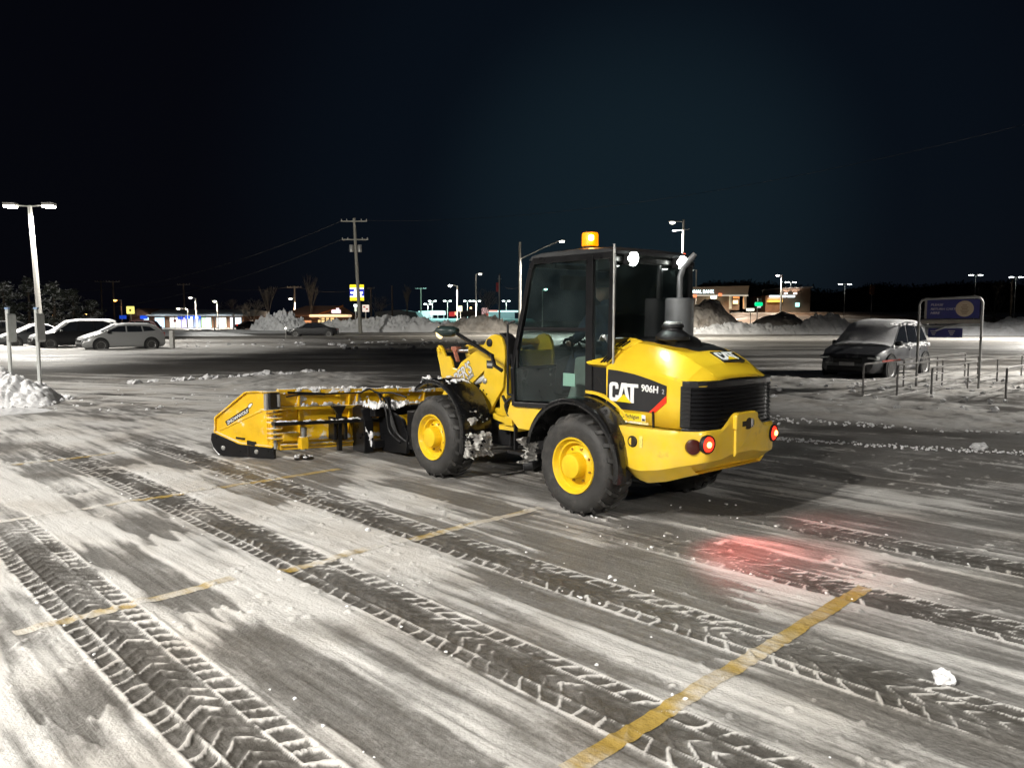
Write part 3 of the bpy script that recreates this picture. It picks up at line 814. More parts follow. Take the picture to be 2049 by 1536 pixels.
# decal on top rear slope
tl = frame((-.80, .40, 1.49), (0, -1, 0), (.78, 0, .36))
P0 = Vector((-.79, .385, 1.474)); 
def hood_w(u):
    for a, b in zip(HS, HS[1:]):
        if b[0] <= u <= a[0]:
            f_ = (a[0] - u) / (a[0] - b[0]); return a[5] + (b[5] - a[5]) * f_
    return 1.4
e0, e1 = -.83, -.985
zz0, zz1 = hood_w(e0) - .002, hood_w(e1) - .002
mb = MB(); mb.add([(e0, .05, zz0), (e0, -.27, zz0), (e1, -.27, zz1 + .004), (e1, .05, zz1 + .004)], [(0, 1, 2, 3)])
td = mb.build('top_decal', LB, hood); q_ = td.modifiers.new('s', 'SOLIDIFY'); q_.thickness = .022; q_.offset = 0
dv_ = Vector((e0 - e1, 0, zz0 - zz1 - .004))
logo_cat(td, frame(Vector((e1, .035, zz1 + .016)) + dv_ * .12, (0, -1, 0), dv_), dv_.length * .76, .29, LW, LY, .002)

# --- cab
cabf = MB()
def post(a, b, wx=.05, wy=.05): cabf.bar(a, b, wx, wy, up=(0, 1, 0))
V = .60
for sg in (1, -1):
    v = V * sg
    post((1.17, v, .90), (1.19, v * 1.0, 1.30), .05, .05); post((1.19, v, 1.30), (.93, v * .97, 2.30), .055, .05); post((.93, v * .97, 2.30), (.87, v * .96, 2.40), .05, .05)
    post((.10, v, .92), (.10, v, 2.38), .085, .05)
    post((-.14, v * .98, 1.32), (-.15, v * .95, 2.38), .045, .05)
    post((1.16, v, .915), (.08, v, .965), .05, .05)
    post((.88, v * .97, 2.375), (-.16, v * .97, 2.375), .06, .06)
    post((1.02, v, 1.70), (.10, v, 1.70), .035, .03)
    post((1.0, v + .006 * sg, 2.02), (1.0, v + .006 * sg, 2.02 + .01), .01, .01)
post((1.19, -V, 1.28), (1.19, V, 1.28), .05, .05); post((.93, -V, 2.34), (.93, V, 2.34), .05, .05); post((-.15, -V, 2.34), (-.15, V, 2.34), .05, .07); post((-.14, -V, 1.60), (-.14, V, 1.60), .04, .05)
cabf.box(-.12, .08, -.61, .61, .92, 1.36); cabf.box(-.10, 1.15, -.56, .56, .84, .93); cabf.box(1.10, 1.18, -.56, .56, .9, 1.28)
cab = cabf.build('cab', BLK, loader, bevel=.008)
mb = MB()
rl = [(.97, 2.385), (.93, 2.44), (.80, 2.468), (.3, 2.478), (-.1, 2.46), (-.19, 2.42), (-.20, 2.385)]
rr_ = []
for v, k in ((-.60, .90), (-.585, .975), (-.5, 1.0), (0, 1.01), (.5, 1.0), (.585, .975), (.60, .90)):
    rr_.append([(u * (1 if k > .95 else .985), v, 2.385 + (w_ - 2.385) * ((k - .88) / .13)) for u, w_ in rl])
mb.loft(rr_)
mb.build('roof', mat('roof_dark', (0.03, 0.031, 0.033), .4, noise=.2), cab, smooth=True, angle=40)
def pane(pts, name, parent=cab, m=GLS):
    mb = MB(); mb.add(pts, [tuple(range(len(pts)))]); return mb.build(name, m, parent)
for sg in (1, -1):
    v = (V + .004) * sg
    dr = pane([(1.145, v, .96), (.13, v, 1.0), (.13, v, 1.68), (1.03, v, 1.68), (1.17, v, 1.30)], 'door_glass')
    if sg > 0:
        mb = MB(); mb.box(.29, .45, v + .002, v + .004, 1.155, 1.28); mb.build('door_sticker', emis('mint_sticker', (.26, .48, .38), .14), dr)
        mb = MB(); mb.bar((1.10, v + .02, 1.30), (1.10, v + .02, 1.48), .02, .02); mb.bar((1.10, v, 1.31), (1.10, v + .02, 1.31), .02, .02); mb.build('door_handle', BLKM, dr, label='black grab handle of the cab door')
    pane([(1.01, v * .995, 1.72), (.13, v * .995, 1.72), (.13, v * .97, 2.35), (.90, v * .97, 2.35)], 'side_window')
    pane([(.06, v * .99, 1.38), (-.12, v * .98, 1.38), (-.13, v * .96, 2.35), (.06, v * .97, 2.35)], 'quarter_window')
pane([(-.145, .57, 1.63), (-.145, -.57, 1.63), (-.15, -.56, 2.31), (-.15, .56, 2.31)], 'rear_window', m=glass('rear_glass', (.40, .48, .48), .10))
pane([(1.17, .57, 1.31), (1.17, -.57, 1.31), (.93, -.56, 2.31), (.93, .56, 2.31)], 'windscreen')
mb = MB(); mb.tube([(-.185, .60, 1.36), (-.185, .60, 2.47)], .011, 8); mb.build('corner_rod', GALV, cab)
mb = MB(); mb.tube([(1.22, .655, 1.02), (1.215, .66, 1.75)], .012, 8); mb.tube([(1.215, .66, 1.75), (1.16, .61, 1.78)], .012, 8); mb.tube([(1.22, .655, 1.02), (1.17, .61, 1.0)], .012, 8); mb.build('grab_rail', BLKM, cab, smooth=True)
mb = MB(); mb.box(.0, .30, .05, .40, 2.27, 2.36); mb.build('roof_console', mat('console_grey', (.25, .26, .26), .6), cab)
# lamps on the roof
WL = emis('work_lamp_glass', (0.95, 1.0, .92), 40)
for v, es in ((.42, 1), (-.30, .6)):
    mb = MB(); mb.box(-.26, -.17, v - .06, v + .06, 2.29, 2.39); h_ = mb.build('work_lamp', BLKM, cab, bevel=.012)
    mb = MB(); mb.lathe([(0, .014), (.04, .012), (.062, .0), (.062, -.02)], (-.262, v, 2.34), (-1, 0, -.15), 20); mb.build('lens', WL, h_, smooth=True)
    ld = D.lights.new('work_lamp_light', 'SPOT'); ld.energy = 70 * es; ld.spot_size = R(95); ld.spot_blend = .8; ld.shadow_soft_size = .05; ld.color = (.85, 1.0, .93)
    lo = D.objects.new('work_lamp_light', ld); COL.objects.link(lo); lo.parent = cab; lo.location = (-.30, v, 2.33)
    lo.rotation_euler = Vector((-1, 0, -.55)).to_track_quat('-Z', 'Y').to_euler()
bc = emis('beacon_amber', (1.0, .27, .0), 1.6)
mb = MB(); mb.lathe([(.0, .0), (.075, .0), (.075, .03), (.06, .04)], (.36, .34, 2.465), (0, 0, 1), 24); be = mb.build('beacon', BLKM, cab)
mb = MB(); mb.lathe([(.062, .035), (.080, .04), (.079, .15), (.072, .165), (.0, .172)], (.36, .34, 2.465), (0, 0, 1), 28); mb.build('beacon_dome', bc, be, smooth=True, angle=50)
mb = MB(); mb.lathe([(0, -.03), (.025, -.02), (.025, .02), (0, .03)], (.29, .40, 2.575), (0, 0, 1), 12); mb.build('beacon_bulb', emis('beacon_hot', (1, .8, .25), 22), be)
ld = D.lights.new('beacon_light', 'POINT'); ld.energy = 7; ld.color = (1, .4, .05); ld.shadow_soft_size = .06
lo = D.objects.new('beacon_light', ld); COL.objects.link(lo); lo.parent = cab; lo.location = (.36, .34, 2.75)
# interior
SEAT = mat('seat_fabric', (0.05, 0.055, 0.05), .8, noise=.3); TRIM = mat('cab_trim', (0.45, 0.47, 0.40), .7, noise=.2)
mb = MB(); mb.box(.10, .58, -.24, .24, 1.28, 1.40); mb.build('seat_cushion', SEAT, cab, bevel=.04)
mb = MB(); mb.prism([(.02, 1.36), (.14, 1.36), (.06, 1.95), (-.04, 1.98), (-.08, 1.90)], side(0), -.25, .25); mb.build('seat_back', SEAT, cab, bevel=.04)
mb = MB(); mb.box(.15, .5, -.2, .2, .93, 1.27); mb.build('seat_base', BLKM, cab)
mb = MB(); mb.prism([(.30, .96), (.62, .96), (.52, 1.24), (.50, 1.42), (.22, 1.46), (.20, 1.38)], side(0), .30, .40); mb.build('side_console', TRIM, cab, bevel=.02)
mb = MB(); mb.prism([(.80, 1.44), (1.05, 1.36), (1.1, 1.0), (.95, 1.0)], side(0), -.12, .12); mb.build('dash_column', BLKM, cab, bevel=.02)
mb = MB()
cs = Vector((.80, 0, 1.50)); an = Vector((-.45, 0, .89)).normalized(); ea = Vector((0, 1, 0)); eb = an.cross(ea)
mb.tube([cs + (ea * math.cos(a) + eb * math.sin(a)) * .19 for a in [2 * math.pi * i / 24 for i in range(25)]], .015, 8)
for a in (0, 2.1, 4.2): mb.bar(cs, cs + (ea * math.cos(a) + eb * math.sin(a)) * .19, .02, .015)
mb.build('steering_wheel', BLKM, cab, smooth=True)
mb = MB(); mb.tube([(.62, .30, 1.40), (.64, .30, 1.58)], .012, 8); mb.blob((.645, .30, 1.60), .03, 2, 0); mb.build('joystick', BLKM, cab, smooth=True)
mb = MB(); mb.box(.86, .92, -.2, .2, 2.1, 2.25); mb.build('mirror', BLKM, cab, bevel=.01)

# --- fenders
def fender(c, r0, a0, a1, v0, v1, name, thick=.018, flare=None):
    n = 28; rings = []
    for i in range(n + 1):
        a = a0 + (a1 - a0) * i / n
        r = r0(a) if callable(r0) else r0
        ca, sa = math.cos(R(a)), math.sin(R(a))
        vq = v0; sgn_ = 1 if v1 > 0 else -1
        if name == 'rear_fender' and a > 140: vq = sgn_ * min(.80, abs(v0) + .30 * min(1, (a - 140) / 20))
        pts = [(r - .0, vq), (r + .005, (vq + v1) / 2), (r, v1 - .03), (r - .008, v1 - .008), (r - .03, v1), (r - .055, v1 - .002), (r - .055, v1 - .012), (r - .035, v1 - .016), (r - thick - .008, v1 - .03), (r - thick, (vq + v1) / 2), (r - thick, vq)]
        rings.append([(c[0] + rr * ca, v, c[1] + rr * sa) for rr, v in pts])
    mb = MB(); mb.loft(rings); return mb.build(name, FEN, loader, smooth=True, angle=50)
rf = []
for sg in (1, -1):
    rf.append(fender((.08, .48), .605, 12, 190, .50 * sg, .905 * sg, 'rear_fender'))
    rf.append(fender((2.25, .50), lambda a: .575 + .055 * max(0, math.sin(R(a))) , 54, 196, .50 * sg, .90 * sg, 'front_fender'))
# mud flap skirts at the tail of the fenders
# yellow strip over the rear arch
mb = MB()
ap = arcpts((.08, .48), .625, 86, 140, 12)
for v0, v1 in ((.60, .640),):
    poly = ap + [(.08 + .655 * math.cos(R(a)), .48 + .655 * math.sin(R(a))) for a in range(140, 85, -6)]
    mb.prism(poly, side(0), v0, v1)
mb.build('arch_trim', YEL, loader, bevel=.004)
# steps and tank under the door
mb = MB(); mb.prism([(.62, .90), (1.25, .93), (1.30, .80), (1.12, .66), (.78, .66)], side(0), .36, .60); mb.build('step_box', YEL, loader, bevel=.01)
mb = MB(); mb.box(.85, 1.22, .45, .66, .40, .43); mb.box(.87, .89, .56, .60, .42, .70); mb.box(1.17, 1.19, .56, .60, .42, .70); mb.build('step', BLKM, loader)
mb = MB(); mb.tube([(.80, .62, .36), (.80, .72, .34), (.84, .78, .33)], [.05, .06, .045], 12); mb.build('rear_mudflap_bracket', BLKM, loader, smooth=True)
# --- front frame: tower, lift arm, bell crank, cylinders
def plate(poly, v0, v1, name, m=YEL, bev=.008, parent=loader, label=None): return slab(poly, v0, v1, name, m, parent, bev, label)
tower = [(1.96, 1.50), (1.90, 1.575), (1.835, 1.615), (1.76, 1.632), (1.69, 1.620), (1.64, 1.585), (1.60, 1.50), (1.585, 1.38), (1.62, 1.04), (1.74, .90), (1.80, .82), (1.83, .76), (1.88, .72), (1.94, .71), (1.99, .74), (2.02, .78), (2.126, .897), (1.957, 1.128), (1.94, 1.295), (1.84, 1.36), (1.86, 1.43)]
for sg in (1, -1):
    plate(tower, .345 * sg, .385 * sg, 'tower_plate')
    plate([(2.56, 1.19), (2.46, 1.29), (2.13, 1.455), (1.93, 1.40), (1.90, 1.31), (2.03, 1.20), (2.37, .965), (2.80, .80), (3.30, .52), (3.36, .42), (3.30, .34), (3.20, .38), (2.9, .60), (2.98, 1.03)][:9] + [(3.36, .42), (3.28, .36), (3.15, .50), (2.95, .72), (2.75, 1.02)], .285 * sg, .325 * sg, 'lift_arm')
    for (u, w_, r) in ((1.845, 1.535, .045), (1.93, 1.10, .035)):
        mb = MB(); mb.lathe([(0, .02), (r * .6, .02), (r, .008), (r, -.02)], (u, .39 * sg, w_), (0, sg, 0), 20); mb.build('pivot_pin', GALV if r < .04 else BLKM, loader, smooth=True)
    mb = MB()
    for (u, w_) in ((2.02, .98), (1.98, .93), (1.93, .88), (2.05, .90), (1.96, .99), (1.90, .95)):
        mb.lathe([(0, .004), (.010, .004), (.011, -.004)], (u, .387 * sg, w_), (0, sg, 0), 8)
    mb.build('bolt_holes', mat('hole_shade', (0.02, 0.015, 0.006), .7), loader)  # raised dark discs stand for shaded holes
mb = MB(); mb.tube([(1.845, -.38, 1.535), (1.845, .38, 1.535)], .04, 14); mb.tube([(1.66, -.34, 1.2), (1.66, .34, 1.2)], .04, 12); mb.box(1.60, 1.72, -.345, .345, .72, 1.45); mb.box(1.66, 2.55, -.33, .33, .60, .80)
mb.tube([(3.28, -.33, .43), (3.28, .33, .43)], .04, 14)
mb.build('front_frame', YEL, loader, bevel=.006)
# black hose guard on top of the tower
mb = MB(); mb.prism([(1.745, 1.648), (1.665, 1.632), (1.60, 1.585), (1.565, 1.50), (1.555, 1.30), (1.62, 1.30), (1.63, 1.50), (1.67, 1.57)], side(0), .20, .345); mb.build('hose_guard', BLKM, loader, bevel=.01)
# label plate on the tower and the black one higher up
mb = MB(); mb.box(1.79, 1.90, .386, .3885, 1.245, 1.335); lp_ = mb.build('warning_plate', LB, loader)
mb = MB(); mb.box(1.80, 1.89, .389, .390, 1.275, 1.305); mb.build('plate_stripe', mat('decal_silver', (.5, .5, .5), .3, metal=.5), lp_)
# bell crank (tilt lever)
bell = [(3.035, 1.475), (2.99, 1.462), (2.955, 1.42), (2.895, 1.33), (2.83, 1.345), (2.78, 1.30), (2.745, 1.20), (2.62, 1.19), (2.52, 1.12), (2.75, .90), (2.98, 1.02), (3.03, 1.22), (3.075, 1.35), (3.085, 1.42), (3.07, 1.46)]
for v in (.20, -.24): plate(bell, v, v + .035, 'bell_crank')
for v in (.24,):
    mb = MB(); mb.lathe([(0, .012), (.03, .014), (.034, 0), (.055, 0), (.058, -.02)], (3.02, v, 1.415), (0, 1, 0), 20); mb.build('crank_pin', YEL, loader, smooth=True, angle=30)
mb = MB(); mb.tube([(3.02, -.22, 1.415), (3.02, .22, 1.415)], .035, 12); mb.build('crank_shaft', CHR, loader)
# tilt cylinder between crank and tower
mb = MB(); mb.tube([(2.98, .05, 1.40), (2.55, .05, 1.41)], .028, 12); ty = mb.build('tilt_rod', CHR, loader, smooth=True)
mb = MB(); mb.tube([(2.62, .05, 1.41), (2.58, .05, 1.41), (1.75, .05, 1.50)], [.045, .062, .062], 16); mb.build('tilt_cylinder', YEL, loader, smooth=True, angle=40)
mb = MB(); mb.box(2.86, 2.97, .02, .10, 1.40, 1.455); mb.bar((2.90, .09, 1.40), (2.83, .09, 1.27), .05, .03); mb.build('red_level_gauge', mat('faded_red', (.45, .17, .11), .5, noise=.3, nscale=20), loader, bevel=.006)
# lift cylinders
for sg in (1, -1):
    mb = MB(); mb.tube([(1.78, .22 * sg, .78), (2.35, .22 * sg, 1.0)], .052, 14); mb.build('lift_cylinder', BLKM, loader, smooth=True)
    mb = MB(); mb.tube([(2.30, .22 * sg, .98), (2.62, .22 * sg, 1.10)], .026, 12); mb.build('lift_rod', CHR, loader, smooth=True)
mb = MB(); mb.tube([(1.92, .255, 1.165), (2.25, .255, 1.07)], .045, 14); mb.build('lift_barrel', mat('barrel_white', (.6, .6, .58), .4, noise=.2), loader, smooth=True)
# arm lettering: silver with black edge
ad = Vector((2.02 - 2.57, 0, 1.345 - 1.01)); au = Vector((-.52, 0, .86))
def arm_text(txt, org, size, bold, sx):
    p_ = letters(txt, 'arm_lettering', LB, loader, frame(Vector(org), ad, au), size, .0010, bold + .0065, sx, 0.12)
    q_ = letters(txt, 'arm_lettering_face', mat('letter_silver', (.62, .62, .66), .35), p_, frame(Vector(org) + Vector((0, .0018, 0)), ad, au), size, .0010, bold, sx, 0.12)
arm_text("OPER'S", (2.66, .3275, .935), .20, .004, .80)
arm_text('LAWN', (2.35, .3272, 1.055), .06, .001, .9)
# hoses
def hose(pts, r, name='hose', m=BLKM, parent=loader):
    P_ = [Vector(p) for p in pts]; out_ = []
    for i in range(len(P_) - 1):
        p0 = P_[max(i - 1, 0)]; p1 = P_[i]; p2 = P_[i + 1]; p3 = P_[min(i + 2, len(P_) - 1)]
        for k in range(6):
            t = k / 6; out_.append(.5 * ((2 * p1) + (-p0 + p2) * t + (2 * p0 - 5 * p1 + 4 * p2 - p3) * t * t + (-p0 + 3 * p1 - 3 * p2 + p3) * t ** 3))
    out_.append(P_[-1])
    mb = MB(); mb.tube(out_, r, 8); return mb.build(name, m, parent, smooth=True)
for k in range(5):
    o_ = .03 * k
    hose([(1.60, .30 - o_, 1.45), (1.48, .34 - o_, 1.25), (1.46, .36 - o_, 1.0), (1.40, .33 - o_, .78), (1.20, .25, .66)], .014)
hose([(1.6, .4, .95), (1.45, .46, .86), (1.35, .42, .70), (1.5, .36, .60)], .018)
hose([(1.30, .50, .98), (1.42, .52, .88), (1.38, .48, .72)], .014)
mb = MB(); mb.box(1.25, 1.55, .18, .50, .60, .655); mb.bar((1.25, .42, .64), (1.75, .40, .72), .05, .06); mb.box(1.30, 1.42, .42, .53, .66, .76); mb.build('articulation_bracket', YEL, loader, bevel=.006)
mb = MB(); mb.tube([(1.12, .36, .70), (1.42, .40, .70)], .04, 12); mb.build('steering_cylinder', BLKM, loader, smooth=True)
mb = MB(); mb.tube([(1.18, .50, .74), (1.28, .52, .74)], .032, 12); mb.build('red_filter', mat('filter_red', (.5, .06, .02), .4), loader, smooth=True)
# head lamp on its long bracket
mb = MB(); mb.tube([(1.56, .58, 1.40), (2.17, .62, 1.645)], .022, 10); hl = mb.build('headlight_arm', BLK, loader, smooth=True)
mb = MB(); mb.tube([(1.55, .60, 1.42), (1.50, .60, 1.30), (1.40, .58, 1.25)], .02, 8); mb.build('headlight_foot', BLK, hl)
mb = MB(); rr_ = []
for i, (u, s_) in enumerate(((2.13, .35), (2.17, .75), (2.24, 1.0), (2.34, 1.05), (2.42, .95), (2.45, .86))):
    rr_.append([(u, .63 + .09 * s_ * math.cos(a), 1.665 + .068 * s_ * math.sin(a) * (1 if math.sin(a) < 0 else .8)) for a in [2 * math.pi * k / 14 for k in range(14)]])
mb.loft(rr_); hh_ = mb.build('headlight_housing', mat('housing_dark_green', (0.02, 0.035, 0.033), .35), hl, smooth=True, angle=50)
mb = MB(); mb.lathe([(0, .02), (.05, .015), (.07, -.01), (.07, -.03)], (2.45, .66, 1.64), (.78, .62, -.1), 20); mb.build('headlight_lens', emis('headlight_warm', (1, .78, .36), 2.2), hh_, smooth=True)

# --- driver sitting inside
def skin_body(name, joints, edges, rad, m, parent=None, sub=2):
    me = D.meshes.new(name); me.from_pydata([Vector(j) for j in joints], edges, []); me.update()
    o = D.objects.new(name, me); COL.objects.link(o)
    if parent: o.parent = parent
    sk = o.modifiers.new('skin', 'SKIN'); sk.use_smooth_shade = True
    if not me.skin_vertices: 
        bpy.context.view_layer.objects.active = o
    for sv, r in zip(me.skin_vertices[0].data, rad):
        sv.radius = (r, r) if not isinstance(r, tuple) else r
    me.skin_vertices[0].data[0].use_root = True
    ss = o.modifiers.new('sub', 'SUBSURF'); ss.levels = sub; ss.render_levels = sub
    me.materials.append(m); return o
NAVY = mat('navy_jacket', (0.022, 0.035, 0.060), .8, noise=.3, nscale=12)
drv_root = empty('person', (1.25, 7.50, 0), TH, 'driver in a dark navy jacket and cap at the wheel of the yellow loader', 'person')
J = [(.32, 0, 1.45), (.36, 0, 1.62), (.42, 0, 1.80), (.45, 0, 1.92), (.47, 0, 2.00),
     (.44, .17, 1.87), (.56, .25, 1.66), (.74, .17, 1.57),
     (.44, -.17, 1.87), (.56, -.25, 1.66), (.74, -.17, 1.57),
     (.36, .10, 1.44), (.74, .13, 1.42), (.92, .13, 1.05),
     (.36, -.10, 1.44), (.74, -.13, 1.42), (.92, -.13, 1.05)]
E_ = [(0, 1), (1, 2), (2, 3), (3, 4), (2, 5), (5, 6), (6, 7), (2, 8), (8, 9), (9, 10), (0, 11), (11, 12), (12, 13), (0, 14), (14, 15), (15, 16)]
RD = [.15, .15, .16, .075, .058, .085, .062, .042, .085, .062, .042, .10, .075, .055, .10, .075, .055]
body = skin_body('body', J, E_, RD, NAVY, drv_root)
SKIN = mat('skin_tone', (0.42, 0.25, 0.18), .55)
mb = MB(); vs, fs = ICO[3]
hv = []
for q in vs:
    x, y, z_ = q
    x2 = x * .098 + (.012 if x > .6 and -.3 < z_ < .1 and abs(y) < .25 else 0) * 2
    hv.append((.50 + x2 * (1 if z_ > -.3 else .88), y * .076, 2.085 + z_ * .118))
mb.add(hv, fs)
head = mb.build('head', SKIN, drv_root, smooth=True, angle=180)
mb = MB(); mb.blob((.602, 0, 2.072), (.018, .013, .022), 2, 0); mb.build('nose', SKIN, head, smooth=True)
for sg in (1, -1):
    mb = MB(); mb.blob((.49, .077 * sg, 2.075), (.022, .010, .030), 2, 0); mb.build('ear', SKIN, head, smooth=True)
    mb = MB(); mb.blob((.585, .030 * sg, 2.095), (.010, .013, .008), 1, 0); mb.build('eye', DARKW, head)
mb = MB(); mb.box(.582, .592, -.022, .022, 2.024, 2.031); mb.build('mouth', mat('lips', (.3, .12, .1), .5), head)
mb = MB(); mb.lathe([(.094, .0), (.104, .01), (.102, .05), (.07, .085), (.0, .095)], (.495, 0, 2.115), (0, 0, 1), 24); mb.prism([(.57, .07), (.66, .045), (.68, 0), (.66, -.045), (.57, -.07)], lambda a, b, t: (a, b, t), 2.115, 2.123)
mb.build('cap', mat('cap_black', (.015, .015, .018), .8), head, smooth=True, angle=40)
for sg in (1, -1):
    mb = MB(); mb.blob((.775, .155 * sg, 1.555), (.04, .032, .028), 2, .1)
    hd = mb.build('hand', SKIN, drv_root, smooth=True)
    for k in range(4):
        c0 = Vector((.80, .175 * sg - .018 * k * sg, 1.565 - .003 * k))
        mb = MB(); mb.tube([c0, c0 + Vector((.03, 0, -.005)), c0 + Vector((.038, 0, -.03)), c0 + Vector((.02, 0, -.045))], [.009, .009, .008, .007], 7); mb.build('finger', SKIN, hd, smooth=True)
    mb = MB(); mb.tube([(.77, .135 * sg, 1.57), (.79, .12 * sg, 1.585), (.805, .125 * sg, 1.57)], [.011, .010, .008], 7); mb.build('thumb', SKIN, hd, smooth=True)

# ================================================================== snow plow with fold-out wing
plow = empty('snow_plow', (1.25, 7.50, 0), TH, 'wide yellow snow plow blade carried low on the front of the loader, splashed with snow', 'snow plow')
def dz(v): return .055 * v + .0
def PB(mb, *a, **k): return mb.build(*a, **k)
def shearz(o):
    for v in o.data.vertices: v.co.z += .05 * v.co.y - .0
    return o
PV = 1.74
n = 16; rings = []
for i in range(n + 1):
    v = PV - (2 * PV) * i / n
    ring = []
    for (du, w_) in ((0.0, .83), (.02, .80), (.05, .66), (.065, .50), (.06, .34), (.04, .18), (.02, .09), (.0, .05), (-.015, .05), (-.01, .10), (.015, .19), (.035, .34), (.04, .50), (.025, .65), (.0, .79), (-.02, .82)):
        ring.append((4.46 + du, v, w_ ))
    rings.append(ring)
mb = MB(); mb.loft(rings); shearz(mb.build('moldboard', YELP, plow, smooth=True, angle=50))
# frame rails behind the board
mb = MB(); mb.box(4.42, 4.47, -PV, PV, .135, .165); mb.box(4.425, 4.46, -PV, PV, .765, .825); mb.box(4.41, 4.50, -PV, PV, .045, .075)
shearz(mb.build('frame_rail', YELP, plow, bevel=.005))
mb = MB(); mb.tube([(4.41, -PV, .105), (4.41, PV, .105)], .022, 10); shearz(mb.build('edge_tube', YELP, plow, smooth=True))
mb = MB(); mb.box(4.43, 4.50, -PV, PV, .555, .60); shearz(mb.build('middle_shelf', YELP, plow, bevel=.004))
for v in (1.72, 1.45, .72, .60, .18, -.5, -1.1, -1.7):
    mb = MB(); mb.prism([(4.40, .06), (4.50, .06), (4.52, .50), (4.48, .82), (4.425, .82), (4.455, .5)], side(0), v - .011, v + .011); shearz(mb.build('rib', YELP, plow, bevel=.003))
mb = MB(); mb.box(4.36, 4.46, 1.50, 1.72, .165, .275); shearz(mb.build('stop_box', YELP, plow, bevel=.008))
for v in (.90, .15): 
    mb = MB(); mb.box(4.42, 4.47, v - .03, v + .03, .72, .80); shearz(mb.build('spring_post', YELP, plow))
# black push beam and gussets
mb = MB(); mb.box(4.20, 4.30, .05, 1.90, .385, .43); shearz(mb.build('push_beam', BLK, plow, bevel=.006))
for v in (.97, -.97):
    mb = MB(); mb.prism([(v + .11, .60), (v - .10, .60), (v - .03, .49), (v - .03, .0), (v + .03, .0), (v + .03, .49)], lambda a, b, t: (t, a, b + .01), 4.26, 4.32); mb.box(4.24, 4.40, v + .06, v + .10, .16, .46); mb.box(4.24, 4.40, v - .10, v - .06, .16, .46)
    shearz(mb.build('gusset', BLK, plow, bevel=.006))
mb = MB(); mb.tube([(4.32, 1.66, .79), (4.32, 1.15, .765)], .016, 8); mb.tube([(4.32, 1.15, .765), (4.32, .62, .775)], .010, 8); shearz(mb.build('wing_ram', BLK, plow, smooth=True))
hose([(4.33, 1.68, .82), (4.30, 1.5, .84), (4.31, 1.35, .83), (4.33, 1.2, .825)], .010, parent=plow)
hose([(4.33, .62, .80), (4.30, .5, .85), (4.2, .42, .80), (3.9, .38, .82), (3.6, .36, .78)], .012, parent=plow)
# wing hinge
mb = MB()
for zc in (.56, .50, .44, .36, .30, .24): mb.box(4.36, 4.50, 1.72, 1.88, zc - .011, zc + .011)
mb.build('hinge_lugs', YELP, plow, bevel=.003).location.z = .05
mb = MB(); mb.tube([(4.42, 1.80, .16), (4.42, 1.80, .72)], .02, 10); mb.build('hinge_pin', GALV, plow, smooth=True)
mb = MB(); mb.box(4.33, 4.43, 1.76, 1.90, .675, .88); wb_ = mb.build('wing_cylinder_box', BLK, plow, bevel=.012)
mb = MB(); mb.box(4.36, 4.44, 1.90, 1.93, .67, .87); mb.box(4.30, 4.33, 1.77, 1.80, .70, .86); mb.build('box_plate', GALV, wb_, bevel=.004)
for b_ in ((4.33, 4.50, 1.72, 1.96, .655, .668), (4.42, 4.50, 1.70, 1.96, .875, .887)):
    mb = MB(); mb.box(*b_); mb.build('hinge_plate', YELP, plow)
# wing
dd = Vector((.847, .531, 0)); nn_ = Vector((-.531, .847, 0)); W0 = Vector((4.50, 1.74, 0))
def wfr(a, b, t): return tuple(W0 + dd * a + nn_ * t + Vector((0, 0, b)))
wp = [(.0, .235), (.0, .872), (.27, .872), (.43, .862), (.755, .625), (.905, .515), (.92, .325), (.54, .192), (.05, .165)]
mb = MB(); mb.prism(wp, wfr, -.012, .012); wing = mb.build('wing', YELP, plow)
for (a, b), (c, d) in zip(wp[1:], wp[2:] + [wp[0]]):
    mb = MB(); mb.bar(wfr(a, b, .02), wfr(c, d, .02), .022, .045, up=tuple(nn_)); mb.build('wing_edge', YELP, wing, bevel=.003)
for (a, b, c, d) in ((.13, .87, .13, .20), (.27, .87, .27, .865), (.85, .35, .20, .63), (.10, .70, .10, .24)):
    mb = MB(); mb.bar(wfr(a, b, .015), wfr(c, d, .015), .02, .02, up=tuple(nn_)); mb.build('wing_stiffener', YELP, wing, bevel=.003)
# lettering on the wing
tx = Vector(wfr(.405, .612, .0)) - Vector(wfr(.735, .432, .0))
M4 = frame(Vector(wfr(.735, .432, .016)), tx, (0, 0, 1))
mb = MB(); mb.prism([(-.01, -.018), (.375, -.018), (.395, .03), (.395, .055), (-.01, .045)], lambda a, b, t: tuple(M4 @ Vector((a, b, t))), -.002, .0)
wt_ = mb.build('wing_decal', LB, wing)
letters('SNOWWOLF', 'wing_lettering', LW, wt_, M4 @ Matrix.Translation((.004, -.006, .001)), .056, .001, .0012, 1.12, .15)
mb = MB(); mb.prism([(.39, .03), (.42, .025), (.48, .05), (.485, .075), (.44, .082), (.40, .065)], lambda a, b, t: tuple(M4 @ Vector((a, b, t))), -.002, .0); mb.build('decal_emblem', LB, wing)
mb = MB(); mb.prism([(.40, .037), (.425, .033), (.475, .053), (.475, .068), (.44, .073), (.41, .06)], lambda a, b, t: tuple(M4 @ Vector((a, b, t))), .0, .001); mb.build('decal_emblem_face', LW, wing)
mb = MB(); mb.prism([(.47, .24), (.60, .25), (.60, .272), (.47, .262)], wfr, .012, .03); mb.build('slot_bracket', BLKM, wing)
